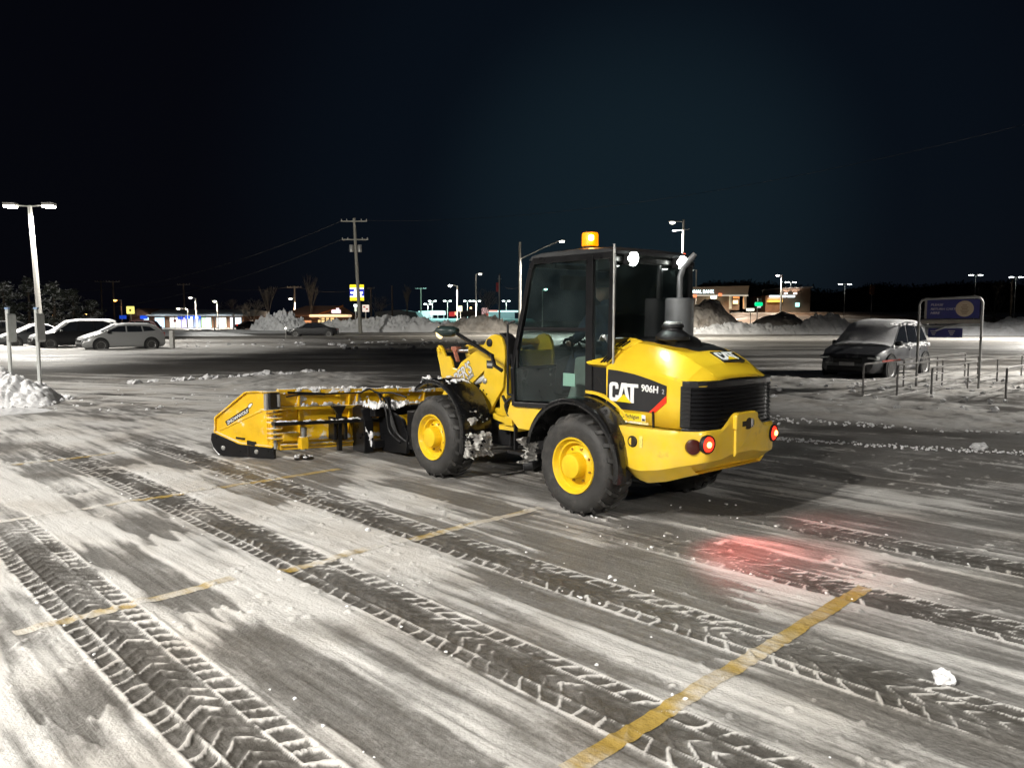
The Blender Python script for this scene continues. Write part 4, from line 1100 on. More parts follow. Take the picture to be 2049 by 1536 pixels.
# skid shoe under the wing
sp = [(.03, .165), (.54, .195), (.78, .26), (.93, .31), (.975, .30), (.985, .22), (.95, .12), (.88, .045), (.80, .012), (.03, .012)]
mb = MB(); mb.prism(sp, wfr, -.02, .035); shoe = mb.build('skid_shoe', BLK, wing, bevel=.008)
mb = MB(); mb.prism([(.40, .012), (.42, .012), (.42, .20), (.40, .20)], wfr, .035, .042); mb.prism([(.30, .17), (.42, .18), (.42, .235), (.30, .22)], wfr, .02, .045); mb.build('shoe_strap', BLKM, shoe)
for (a, b) in ((.79, .12), (.285, .095)):
    mb = MB(); mb.lathe([(0, .02), (.018, .018), (.030, .006), (.032, -.01)], Vector(wfr(a, b, .036)), nn_, 14); mb.build('shoe_bolt', GALV, shoe, smooth=True)
mb = MB(); mb.tube([Vector(wfr(.97, .30, 0)), Vector(wfr(1.0, .2, 0)), Vector(wfr(.96, .10, 0)), Vector(wfr(.88, .02, 0))], .014, 8); mb.build('shoe_runner', CHR, shoe, smooth=True)
# caster foot
mb = MB(); mb.box(4.24, 4.36, 1.43, 1.53, .14, .30); mb.build('foot_bracket', YELP, plow, bevel=.006)
mb = MB(); mb.tube([(4.28, 1.48, .12), (4.28, 1.48, .42)], .040, 14); mb.build('foot_stem', CHR, plow, smooth=True)
mb = MB(); mb.lathe([(0, .045), (.04, .05), (.05, .04), (.10, .022), (.125, .012), (.125, .0), (0, .0)], (4.28, 1.48, .012), (0, 0, 1), 28); mb.build('foot_pad', BLK, plow, smooth=True, angle=30)
# coupler between blade and arms
cp = MB()
cp.prism([(4.42, .02), (4.42, .60), (4.34, .64), (4.18, .60), (4.10, .45), (4.10, .02)], side(0), .56, .70)
cp.prism([(4.10, .02), (4.20, .62), (4.0, .60), (3.60, .50), (3.45, .30), (3.5, .06)], side(0), .38, .44)
cp.prism([(4.42, .02), (4.42, .60), (4.34, .64), (4.18, .60), (4.10, .45), (4.10, .02)], side(0), -.60, -.46)
cp.box(4.02, 4.16, -.6, .6, .08, .18); cp.box(4.0, 4.12, -.6, .6, .50, .62); cp.box(3.35, 4.1, -.34, -.28, .1, .5); cp.box(3.35, 3.5, -.42, .42, .12, .62)
cp.build('coupler', BLK, plow, bevel=.01)
for k in range(3): hose([(4.15, .40 - .05 * k, .62), (3.95, .46 - .03 * k, .75), (3.75, .50, .55 - .05 * k), (3.62, .48, .30), (3.45, .40, .18)], .014, parent=plow)
hose([(4.35, .2, .66), (4.05, .50, .80), (3.85, .52, .60), (3.8, .50, .33), (3.6, .46, .2)], .014, parent=plow)

# snow caked on plow, fenders and frame (each lump pile is one part)
def caked(name, pts, parent, material=SNOWP, seed=3, amp=.6):
    rg = random.Random(seed); mb = MB()
    for p, r, n_ in pts:
        for k in range(n_):
            q = Vector(p) + Vector([rg.gauss(0, r * .8), rg.gauss(0, r * .8), rg.gauss(0, r * .35)])
            rr = r * rg.uniform(.25, .75)
            mb.blob(q, (rr * rg.uniform(.7, 1.5), rr * rg.uniform(.7, 1.5), rr * rg.uniform(.4, .75)), 2, amp * 1.3, rg.random() * 50)
    o = mb.build(name, material, parent, smooth=True, angle=25); o['kind'] = 'stuff'; return o
def draped(name, fn, na, nb, thr, thick, freq, parent, material=SNOWP, seed=0, label=None):
    """a crust of snow over a surface; fn(a, b) -> point, outward normal; the noise decides where it lies and how thick"""
    mb = MB(); idx = {}
    def hgt(i, j):
        a, b = i / na, j / nb
        p, n_ = fn(a, b); p = Vector(p)
        q = p * freq + Vector((seed, seed * .3, 0))
        k = mnoise.noise(q) + .5 * mnoise.noise(q * 2.3) + .3 * mnoise.noise(q * 5.1)
        e_ = min(a, 1 - a, b, 1 - b) * 6
        k = k - thr(a, b) - max(0, .5 - e_) * .8
        return p, Vector(n_), k
    H = [[hgt(i, j) for j in range(nb + 1)] for i in range(na + 1)]
    for i in range(na):
        for j in range(nb):
            c = [(i, j), (i + 1, j), (i + 1, j + 1), (i, j + 1)]
            if sum(H[x][y][2] > 0 for x, y in c) >= 2:
                f_ = []
                for x, y in c:
                    if (x, y) not in idx:
                        p, n_, k = H[x][y]; idx[(x, y)] = len(mb.v)
                        mb.v.append(tuple(p + n_ * (thick * min(1.2, max(-.12, k) * 2.2) * (1 + .9 * mnoise.noise(p * 45)))))
                    f_.append(idx[(x, y)])
                mb.f.append(tuple(f_))
    o = mb.build(name, material, parent, smooth=True, angle=45); o['kind'] = 'stuff'
    return o
SLUSH = mat('slush', (0.30, 0.29, 0.27), .5, noise=.35, nscale=16, bump=.6, bscale=35, dirt=(.62, .61, .58), dscale=9, dthr=(.52, .62))
def fen(a, b, r=.600):
    an = R(146 + 52 * a); v = .52 + .37 * b
    return (2.25 + r * math.cos(an), v, .50 + r * math.sin(an)), (math.cos(an), 0, math.sin(an))
draped('fender_slush', fen, 60, 44, lambda a, b: .62 - 1.05 * a, .05, 9, loader, SLUSH, 2)
def fent(a, b):
    an = R(56 + 60 * a); v = .52 + .36 * b; r = .575 + .055 * math.sin(an)
    return (2.25 + r * math.cos(an), v, .50 + r * math.sin(an)), (math.cos(an), 0, math.sin(an))
draped('fender_snow', fent, 50, 36, lambda a, b: .12 + .5 * abs(a - .35), .03, 8, loader, SNOWP, 5)
def ftip(a, b):
    an = R(176 + 22 * a); v = .60 + .31 * b
    return (.08 + .612 * math.cos(an) * -1, v, .46 + .612 * math.sin(an)), (-math.cos(an), 0, math.sin(an))
draped('rear_fender_snow', lambda a, b: ((.08 + .60 * math.cos(R(22 - 26 * a)), .74 + .20 * b, .44 + .60 * math.sin(R(22 - 26 * a))), (.6, .6, 0)), 24, 20, lambda a, b: -.15, .06, 12, loader, SLUSH, 7)
# plow: powder along the top edge, on the shelf, the foot of the board and the push beam; smears on the board
draped('edge_snow', lambda a, b: ((4.42 + .06 * b, 1.70 - 3.3 * a, .832 + .05 * (1.70 - 3.3 * a)), (-.15, 0, 1)), 420, 6, lambda a, b: -.10, .020, 9, plow, SNOWP, 1)
draped('edge_snow', lambda a, b: ((4.424, 1.70 - 3.3 * a, .765 + .07 * b + .05 * (1.70 - 3.3 * a)), (-1, 0, 0)), 380, 8, lambda a, b: .05, .012, 7, plow, SNOWP, 3)
draped('shelf_snow', lambda a, b: ((4.43 + .05 * b, 1.68 - 2.6 * a, .602 + .05 * (1.68 - 2.6 * a)), (-.3, 0, 1)), 300, 6, lambda a, b: -.12, .030, 9, plow, SNOWP, 4)
draped('board_smear', lambda a, b: ((4.452 + .045 * (1 - (2 * b - 1) ** 2), 1.68 - 2.4 * a, .17 + .60 * b + .05 * (1.68 - 2.4 * a)), (-1, 0, .1)), 260, 70, lambda a, b: .46, .010, 4.5, plow, SNOWP, 6)
draped('foot_snow', lambda a, b: ((4.415 + .04 * b, 1.68 - 2.2 * a, .168 + .05 * (1.68 - 2.2 * a)), (-.4, 0, 1)), 260, 8, lambda a, b: .02 - .4 * (a > .35) * (a < .75), .055, 7, plow, SNOWP, 8)
draped('beam_snow', lambda a, b: ((4.20 + .10 * b, 1.88 - 1.75 * a, .432 + .05 * (1.88 - 1.75 * a)), (0, 0, 1)), 220, 8, lambda a, b: .0, .014, 10, plow, SNOWP, 9)
draped('coupler_snow', lambda a, b: ((3.85 + .42 * b, .66 - .55 * a, .625 + .03 * math.sin(a * 9)), (0, .2, 1)), 50, 40, lambda a, b: -.12, .045, 8, plow, SNOWP, 10)
draped('bracket_snow', lambda a, b: ((4.098, .58 + .11 * a, .08 + .3 * b), (-1, .2, 0)), 14, 30, lambda a, b: .1, .03, 14, plow, SNOWP, 12)
pts = []
rg = random.Random(11)
for a in range(9): pts.append(((4.28 + .10 * math.cos(a * .7), 1.48 + .10 * math.sin(a * .7), .045), .028, 2))
caked('foot_pad_snow', pts, plow, seed=4)
draped('ledge_snow', lambda a, b: ((-.10 + .16 * b, .25 + .36 * a, 1.60 + .01 * b), (0, 0, 1)), 30, 16, lambda a, b: 0.0, .05, 9, loader, SNOWP, 13)
# ================================================================== light poles and their lamps
def lamp_light(loc, W, parent=None, col=(1.0, .96, .89), size=.18, spot=True, ang=150, aim=(0, 0, -1)):
    ld = D.lights.new('lamp_light', 'SPOT' if spot else 'POINT'); ld.energy = W * LAMP_W; ld.color = col; ld.shadow_soft_size = size
    if spot: ld.spot_size = R(ang); ld.spot_blend = .35
    lo = D.objects.new('lamp_light', ld); COL.objects.link(lo); lo.location = loc
    if spot: lo.rotation_euler = Vector(aim).to_track_quat('-Z', 'Y').to_euler()
    if parent: lo.parent = parent
    return lo
def light_pole(x, y, hgt, heads, label, group, W=0, lens=(1, .97, .88), es=18, lean=0, r=.09, z0=0, arm=1.0, power_col=(1.0, .96, .89), cat='light pole', poleglow=None, headsize=1.0, aim=None):
    e_ = empty('light_pole', (x, y, z0), 0, label, cat, group)
    tx_ = -math.tan(R(lean)) * hgt
    mb = MB(); mb.tube([(0, 0, 0), (0, 0, .6)], .24, 12); mb.build('pole_base', CONC, e_)
    mb = MB(); mb.tube([(0, 0, 0), (tx_, 0, hgt)], [r, r * .7], 10); mb.build('pole', POLE, e_, smooth=True)
    for a in heads:
        dx, dy = math.cos(R(a)), math.sin(R(a))
        mb = MB(); mb.bar((tx_, 0, hgt - .05), (tx_ + dx * arm, dy * arm, hgt + .02), .07, .07); mb.build('arm', POLE, e_)
        hc = Vector((tx_ + dx * (arm + .22 * headsize), dy * (arm + .22 * headsize), hgt))
        h_ = .26 * headsize
        mb = MB()
        px_, py_ = -dy, dx
        c4 = [(hc.x + dx * i * h_ + px_ * j * h_ * .8, hc.y + dy * i * h_ + py_ * j * h_ * .8) for i, j in ((-1, -1), (1, -1), (1, 1), (-1, 1))]
        mb.prism(c4, lambda a_, b_, t: (a_, b_, t), hgt - .01, hgt + .13 * headsize)
        hd = mb.build('lamp_head', POLE, e_, bevel=.02)
        mb = MB(); c5 = [(hc.x + (p[0] - hc.x) * .86, hc.y + (p[1] - hc.y) * .86) for p in c4]
        mb.prism(c5, lambda a_, b_, t: (a_, b_, t), hgt - .09 * headsize, hgt - .012)
        mb.build('lamp_lens', emis('lens_%d_%d_%d_%d' % (es, lens[0] * 100, lens[1] * 100, lens[2] * 100), lens, es), hd)
        if W:
            lo = lamp_light((hc.x, hc.y, hgt - .16 * headsize), W / len(heads), e_, power_col, .2 * headsize, aim=aim or (0, 0, -1))
    return e_
G1 = 'tall lamp poles of the parking lot'
light_pole(-32.35, 53, 9.45, (180, 0), 'tall leaning lamp pole with two glaring heads behind the snowy parked cars', G1, W=22000, es=60, lean=2.2, r=.19, arm=1.0, headsize=1.4)
lamp_light((-19, 14.9, 9.3), 21000, None, (1, .97, .9), .2, aim=(-8, 34, -9), ang=58)  # flood added at the unseen pole to brighten the parked cars
lamp_light((-31.5, 53.4, 9.3), 27000, None, (1, .97, .88), .25, aim=(13, 48, -7), ang=46)  # second flood added at the leaning pole to brighten the snow ridge
lamp_light((-33.8, 53.4, 9.3), 14000, None, (1, .97, .88), .25, aim=(-26, 60, -4), ang=46)  # added flood, throws more light on the evergreens
# lot lamps out of the picture; some are added as fill
light_pole(-9.2, -3.0, 9.5, (180, 0), 'lamp pole of the lot standing left of the photographer', G1, W=19000, r=.11)
light_pole(4.5, -16, 9.5, (180, 0), 'lamp pole of the lot standing behind the photographer', G1, W=33000, r=.11)
light_pole(28, 22, 9.5, (180, 0), 'added lamp pole standing unseen right of the cart corral', G1, W=42000, r=.11)  # added pole, fills light over the far lot and corral
light_pole(-19, 14.5, 9.5, (180, 0), 'lamp pole of the lot standing far left of the loader', G1, W=11000, r=.11)
light_pole(45, 60, 9.5, (180, 0), 'added lamp pole standing unseen right beyond the red brick verge', G1, W=52000, r=.11)  # added out of view to brighten the far lot and banks
light_pole(-72, 84, 11, (180, 0), 'added lamp pole standing unseen left of the snowy trees', G1, W=60000, r=.11)  # put in unseen so the trees at left catch light
light_pole(4, -40, 9.5, (180, 0), 'added lamp pole unseen farthest behind the photographer', G1, W=9000, r=.11)  # extra fill pole, lifts the ambient light from behind
# ================================================================== positions from image pixels at estimated distances, turned into metres
def PX(px, d): return (px - 1024.5) / 1539 * d
def PZ(py, d): return 1.8 + (638 - py) / 1539 * d

# ------------------------------------------------------------------ snow banks and piles
def bank(cx, cy, lx, ly, hgt, rot, rough, seed, label, material=SNOW, n=90, m=50, z0=0, peaks=None, group='snow banks pushed up round the lot', jag=1.0, cat='snow bank', name='snow_bank'):
    u = np.linspace(-1, 1, n); v = np.linspace(-1, 1, m)
    V, U = np.meshgrid(v, u)
    env = np.clip(1 - np.abs(U) ** 2.6, 0, 1) * np.clip(1 - np.abs(V) ** 1.5, 0, 1) ** .9
    x = U * lx; y = V * ly
    prof = .55 + .75 * fbm(x / (lx * .28) + seed, y / (ly * .9), 3, seed)
    if peaks:
        prof = prof * .55
        for pu, pw, ph in peaks: prof = prof + ph * np.exp(-((U - pu) / pw) ** 2)
    lump = fbm(x * rough + seed, y * rough, 4, seed + 3) - .45
    lump2 = np.abs(fbm(x * rough * 2.3, y * rough * 2.3, 3, seed + 5) - .5) * 2
    h = hgt * env * prof + hgt * .42 * jag * lump * np.sqrt(env) + hgt * .22 * jag * (lump2 - .3) * np.sqrt(env)
    h = np.maximum(h, -.02) - .06 * (env < .03)
    c, s_ = math.cos(R(rot)), math.sin(R(rot))
    X_ = cx + x * c - y * s_; Y_ = cy + x * s_ + y * c
    co = np.stack([X_, Y_, h + z0], -1).reshape(-1, 3)
    i = np.arange(n * m).reshape(n, m)
    q = np.stack([i[:-1, :-1], i[1:, :-1], i[1:, 1:], i[:-1, 1:]], -1).reshape(-1, 4)
    me = D.meshes.new(name); me.from_pydata(co.tolist(), [], q.tolist()); me.materials.append(material)
    shade(me, 40)
    o = D.objects.new(name, me); COL.objects.link(o)
    tag(o, label, cat, group); return o
def chunks(pts, name, label, material=SNOWP, cat='snow chunks'):
    mb = MB()
    for x, y, z_, r in pts: mb.blob((x, y, z_), (r * random.uniform(.8, 1.3), r * random.uniform(.8, 1.2), r * random.uniform(.6, .9)), 2, .7, random.random() * 99)
    o = mb.build(name, material); tag(o, label, cat, kind='stuff'); return o

bank(-10.75, 16.3, 1.0, 1.1, .55, 20, 3.2, 3, 'bright snow heap round the foot of the right of the two sign posts', SNOWP, 80, 80)
bank(-11.9, 17.3, 1.1, 1.2, .78, 10, 3.2, 5, 'bright snow heap at the left edge round the other sign post', SNOWP, 80, 80)
bank(-9.9, 13.9, 1.5, .35, .16, 62, 5, 9, 'low ridge of snow trailing from the heaps down the left edge', SNOWP, 80, 30)
pts = []
for k in range(110):
    a = random.random() * 6.28; r = random.uniform(.9, 1.6); pts.append((-10.8 + r * math.cos(a) * .8, 16.1 + r * math.sin(a), .03, random.uniform(.02, .075)))
for k in range(60):
    f_ = random.random(); pts.append((-10.6 + f_ * 4.4 + random.gauss(0, .1), 21.4 + f_ * 4 + random.gauss(0, .12), .03, random.uniform(.03, .13) * (1 if k % 4 else 1.5)))
for k in range(120):
    pts.append((random.uniform(-10, 2), random.uniform(14, 20) , .015, random.uniform(.012, .035)))
for k in range(200):
    x = random.uniform(-26, 8); y = random.uniform(45, 64); pts.append((x, y, .05, random.uniform(.06, .22)))
for k in range(420):
    f_ = random.random(); x = 3.2 + 8 * f_ + random.gauss(0, .12); pts.append((x, 13.4 - .42 * (x - 4.7) + random.gauss(.1, .22), .03, random.uniform(.006, .026)))
for k in range(160):
    x = random.uniform(4, 18); pts.append((x, random.uniform(14.2, 22), .08, random.uniform(.02, .07)))
for k in range(260):
    f_ = random.random(); pts.append((3.4 + 3.6 * f_, 11.6 - 1.6 * f_ + random.gauss(0, .10), .02, random.uniform(.006, .022)))
chunks(pts, 'snow_lumps', 'broken lumps of snow scattered over the far lanes and round the heaps')
# single lumps one can point at
for (px, py, r, lb) in ((1920, 1393, .048, 'largest single white snow lump lying on the tyre track at lower right'), (1573 + 395, 900, .10, 'small flat snow lump on the dark lane right of the loader'), (730, 1075, .02, 'tiny snow crumb on the dark strip below the plow')):
    d = 2770 / (py - 638); x = PX(px, d); z_ = gz(x, d)
    mb = MB(); k = .55 if 'flat' in lb else .8
    mb.blob((0, 0, r * k * .6), (r, r * .85, r * k), 3, .7, px)
    mb.blob((r * .7, -r * .2, r * .3), (r * .45, r * .4, r * .35), 2, .7, px + 1)
    o = mb.build('snow_chunk', SNOWP, smooth=True, angle=50); o.location = (x, d, z_); tag(o, lb, 'snow lump', 'single snow lumps on the lot')

# far banks
Gb = 'snow banks pushed up round the lot'
bank(PX(765, 102), 103, 13.5, 2.8, 1.95, 0, 1.0, 21, 'long ridge of bright snow rubble behind the black sedan, below the blue and yellow sign', SNOWP, 200, 40, jag=1.6)
bank(PX(960, 100), 101, 6.2, 3.0, 2.1, 0, .8, 23, 'beige snow ridge behind the head lamp of the loader', DSNOW, 120, 40, jag=1.5)
bank(PX(565, 100), 100, 4.2, 2.8, 2.5, 0, 1.2, 25, 'spiky snow heap behind the hood of the black sedan', SNOW, 100, 50, jag=1.9)
bank(PX(1425, 92), 93, 6.2, 5.5, 2.9, 0, .7, 31, 'tallest dirty brown snow mountain right of the muffler, in front of the bank', DSNOW, 160, 120, peaks=[(-.1, .42, .95)], jag=.95)
bank(PX(1560, 92), 93, 6.0, 4, 2.1, 0, .6, 33, 'rounded grey snow heap right of the tallest dirty one', DSNOW, 120, 80, peaks=[(.1, .5, .7)], jag=.5)
bank(PX(1530, 88), 88.5, 12, 1.8, 1.25, 0, 1.0, 35, 'low rubble of snow along the foot of the dirty heaps', SNOW, 180, 30, jag=1.8)
bank(PX(1660, 88), 89, 3.8, 2.4, 2.2, 0, 1.0, 37, 'snow heap behind the windscreen of the snow covered car at right', SNOW, 90, 50, jag=.9)
bank(PX(2010, 84), 85, 8, 3.2, 1.75, 0, .7, 39, 'white snow heap at the right edge behind the blue sign', SNOW, 120, 60, jag=.9)
bank(PX(1830, 90), 90, 8, 2.4, 1.6, 0, .8, 41, 'low white snow heap behind the rear of the snow covered car', SNOW, 120, 50, jag=.9)
bank(-35, 78, 10, 2.0, .55, 4, .8, 43, 'low snow strip behind the parked cars at left', SNOW, 120, 30)
bank(-47, 92, 26, 2.5, .7, 3, .5, 45, 'long low snow strip before the lit shop row', SNOW, 160, 30)

# ground rising beyond (right and middle)
def slope(name, x0, x1, y0, y1, ztop, mat_, label, edge=14):
    n, m = 90, 40
    U, V = np.meshgrid(np.linspace(0, 1, n), np.linspace(0, 1, m), indexing='ij')
    X_ = x0 + (x1 - x0) * U; Y_ = y0 + (y1 - y0) * V
    k = sst(0, .45, V) * sst(0, .12, U) * sst(1, .95, U)
    h = ztop * k + .35 * (fbm(X_ * .12, Y_ * .12, 3, 5) - .5) * k + .25 * (fbm(X_ * .8, Y_ * .8, 3, 8) - .5) * k - .1
    co = np.stack([X_, Y_, h], -1).reshape(-1, 3); i = np.arange(n * m).reshape(n, m)
    q = np.stack([i[:-1, :-1], i[1:, :-1], i[1:, 1:], i[:-1, 1:]], -1).reshape(-1, 4)
    me = D.meshes.new(name); me.from_pydata(co.tolist(), [], q.tolist()); me.materials.append(mat_); shade(me, 180)
    o = D.objects.new(name, me); COL.objects.link(o); tag(o, label, kind='structure'); return o
VERGE = mat('verge_earth', (0.13, 0.085, 0.06), .9, noise=.35, nscale=.4, bump=.6, bscale=3, dirt=(0.34, 0.32, 0.30), dscale=.12, dthr=(.5, .62))
slope('verge', 30, 150, 108, 230, 3.3, VERGE, 'brown verge rising behind the snow heaps')
slope('snowfield', -38, 8, 150, 330, 2.0, mat('far_snow', (0.55, 0.56, 0.56), .8, noise=.2, nscale=.3), 'pale snow field behind the middle of the lot')

# ------------------------------------------------------------------ sign posts at left
def thin_post(x, y, lb, dx):
    e_ = empty('sign_post', (x, y, 0), 0, lb, 'sign post', 'pair of narrow sign posts in the snow heaps')
    mb = MB(); mb.box(-.035, .035, -.03, .03, 0, 2.02); mb.build('post', mat('post_white', (0.70, 0.72, 0.70), .5, noise=.15), e_, bevel=.01)
    mb = MB(); mb.prism([(.05, 1.32), (.075, 1.28), (.095, 1.32), (.095, 1.88), (.075, 1.92), (.05, 1.88)], lambda a, b, t: (a, t, b), -.15, .15); mb.build('sign_panel', mat('post_white', (0.70, 0.72, 0.70), .5), e_)
    mb = MB(); mb.box(-.043, .043, -.035, .035, 2.02, 2.06); mb.build('post_cap', mat('reflective_blue', (.35, .5, .75), .4), e_)
thin_post(-11.50, 17.6, 'narrow white sign post nearest the left edge, standing in the snow heap', 0)
thin_post(-10.78, 17.5, 'narrow white sign post in front of the foot of the leaning lamp pole', 0)

# ------------------------------------------------------------------ cart corral on the right
CGAL = mat('corral_tube', (0.32, 0.31, 0.30), .36, metal=.6, noise=.3, nscale=9)
corral = empty('cart_corral', (8.0, 17.4, 0), 0, 'galvanised tube cart corral standing in rough snow at right', 'cart corral')
fd = Vector((.705, .709, 0)).normalized()
def rail(base, L, hs, nposts, name='rail'):
    b = Vector(base) - Vector((8.0, 17.4, 0))
    top = hs[0]
    P_ = [b, b + Vector((0, 0, top - .08)), b + fd * .02 + Vector((0, 0, top - .02)), b + fd * .09 + Vector((0, 0, top)), b + fd * (L - .09) + Vector((0, 0, top)), b + fd * (L - .02) + Vector((0, 0, top - .02)), b + fd * L + Vector((0, 0, top - .08)), b + fd * L]
    mb = MB(); mb.tube(P_, .024, 8); mb.build('hoop', CGAL, corral, smooth=True)
    for h_ in hs[1:]:
        mb = MB(); mb.tube([b + Vector((0, 0, h_)), b + fd * L + Vector((0, 0, h_))], .019, 8); mb.build('rail', CGAL, corral, smooth=True)
    for k in range(1, nposts):
        p = b + fd * (L * k / nposts); mb = MB(); mb.tube([p, p + Vector((0, 0, top))], .021, 8); mb.build('upright', CGAL, corral, smooth=True)
rail((7.97, 17.4, 0), 8.0, (.78, .36, .06), 3)
rail((8.72, 17.35, 0), 6.6, (.76, .42, .08), 2)
rail((9.50, 17.35, 0), 8.6, (.70, .34), 3)
rail((10.9, 16.9, 0), 9.0, (.72, .36), 3)
# red reflective label on a rail of the corral
mb = MB(); mb.bar((.75, .75 + .0, .80), (1.6, 1.6, .80), .01, .04); mb.build('red_label', mat('label_red', (.6, .12, .1), .4), corral)
# sign over the corral
sg0, sg1 = Vector((10.36, 19.65, 0)), Vector((11.64, 19.12, 0))
se = (sg1 - sg0).normalized(); sw = (sg1 - sg0).length; sn = Vector((se.y, -se.x, 0))
csign = empty('corral_sign', sg0, 0, 'tall tube frame with a dark blue board and pale round emblem above the cart corral', 'sign')
Zt = 2.30
mb = MB(); mb.tube([(0, 0, 0), (0, 0, Zt - .12), tuple(se * .05 + Vector((0, 0, Zt - .03))), tuple(se * .14 + Vector((0, 0, Zt))), tuple(se * (sw - .14) + Vector((0, 0, Zt + .04))), tuple(se * (sw - .05) + Vector((0, 0, Zt + .01))), tuple(se * sw + Vector((0, 0, Zt - .08))), tuple(se * sw)], .030, 10); mb.build('frame', GALV, csign, smooth=True)
BL = mat('sign_blue', (0.022, 0.026, 0.20), .45, noise=.1); SP = mat('sign_print', (0.55, 0.52, 0.58), .5); EM = mat('emblem_pale', (0.62, 0.50, 0.36), .5); BG = mat('frame_beige', (0.36, 0.33, 0.30), .5, noise=.2)
def srect(a0, a1, z0, z1, t0, t1, name, m, parent, sh=0):
    mb = MB(); mb.prism([(a0, z0), (a1, z0 + sh), (a1, z1 + sh), (a0, z1)], lambda a, b, t: tuple(se * a + sn * t + Vector((0, 0, b))), t0, t1); return mb.build(name, m, parent)
bd = srect(.17, sw - .06, 1.80, 2.27, -.01, .01, 'board', BL, csign, .02)
srect(.04, sw - .03, 1.67, 1.775, -.02, .02, 'beige_bar', BG, csign, .02); srect(.0, sw, 1.60, 1.63, -.02, .02, 'cross_bar', GALV, csign, .02)
srect(.12, .17, 1.80, 2.27, -.012, .012, 'board_edge', BG, csign)
M4 = frame(sg0 * 0 + se * .25 + sn * .0115 + Vector((0, 0, 2.13)), se, (0, 0, 1))
for k, (t_, s_, z_) in enumerate((('PLEASE', .075, 0.0), ('RETURN CARTS', .072, -.105), ('HERE', .075, -.205))):
    letters(t_, 'board_text', SP, bd, M4 @ Matrix.Translation((0, z_, 0)), s_, .001, .002, 1.15, .2)
mb = MB(); mb.lathe([(0, .006), (.19, .006), (.20, 0), (.20, -.01)], se * 1.0 + sn * .014 + Vector((0, 0, 2.055)), sn, 32); em = mb.build('round_emblem', EM, bd)
EI = mat('emblem_ink', (.36, .24, .16), .6)
for zz, ww in ((2.14, .10), (2.09, .16), (2.05, .12), (2.01, .18), (1.97, .14), (1.935, .10)):
    srect(1.0 - ww / 2, 1.0 + ww / 2, zz - .012, zz + .010, .021, .022, 'emblem_line', EI, em)
lb_ = srect(.22, .98, 1.335, 1.565, -.008, .008, 'lower_board', BL, csign, 0)
for a_ in (.34, .74):
    for zz, ww in ((1.50, .15), (1.455, .11), (1.41, .07)): srect(a_ - ww / 2, a_ + ww / 2, zz - .013, zz + .010, .009, .010, 'small_print', SP, lb_)
mb = MB(); mb.bar(se * .38 + sn * .02 + Vector((0, 0, 1.50)), se * .62 + sn * .02 + Vector((0, 0, 1.60)), .02, .03); mb.build('snow_smear', SNOWP, lb_)

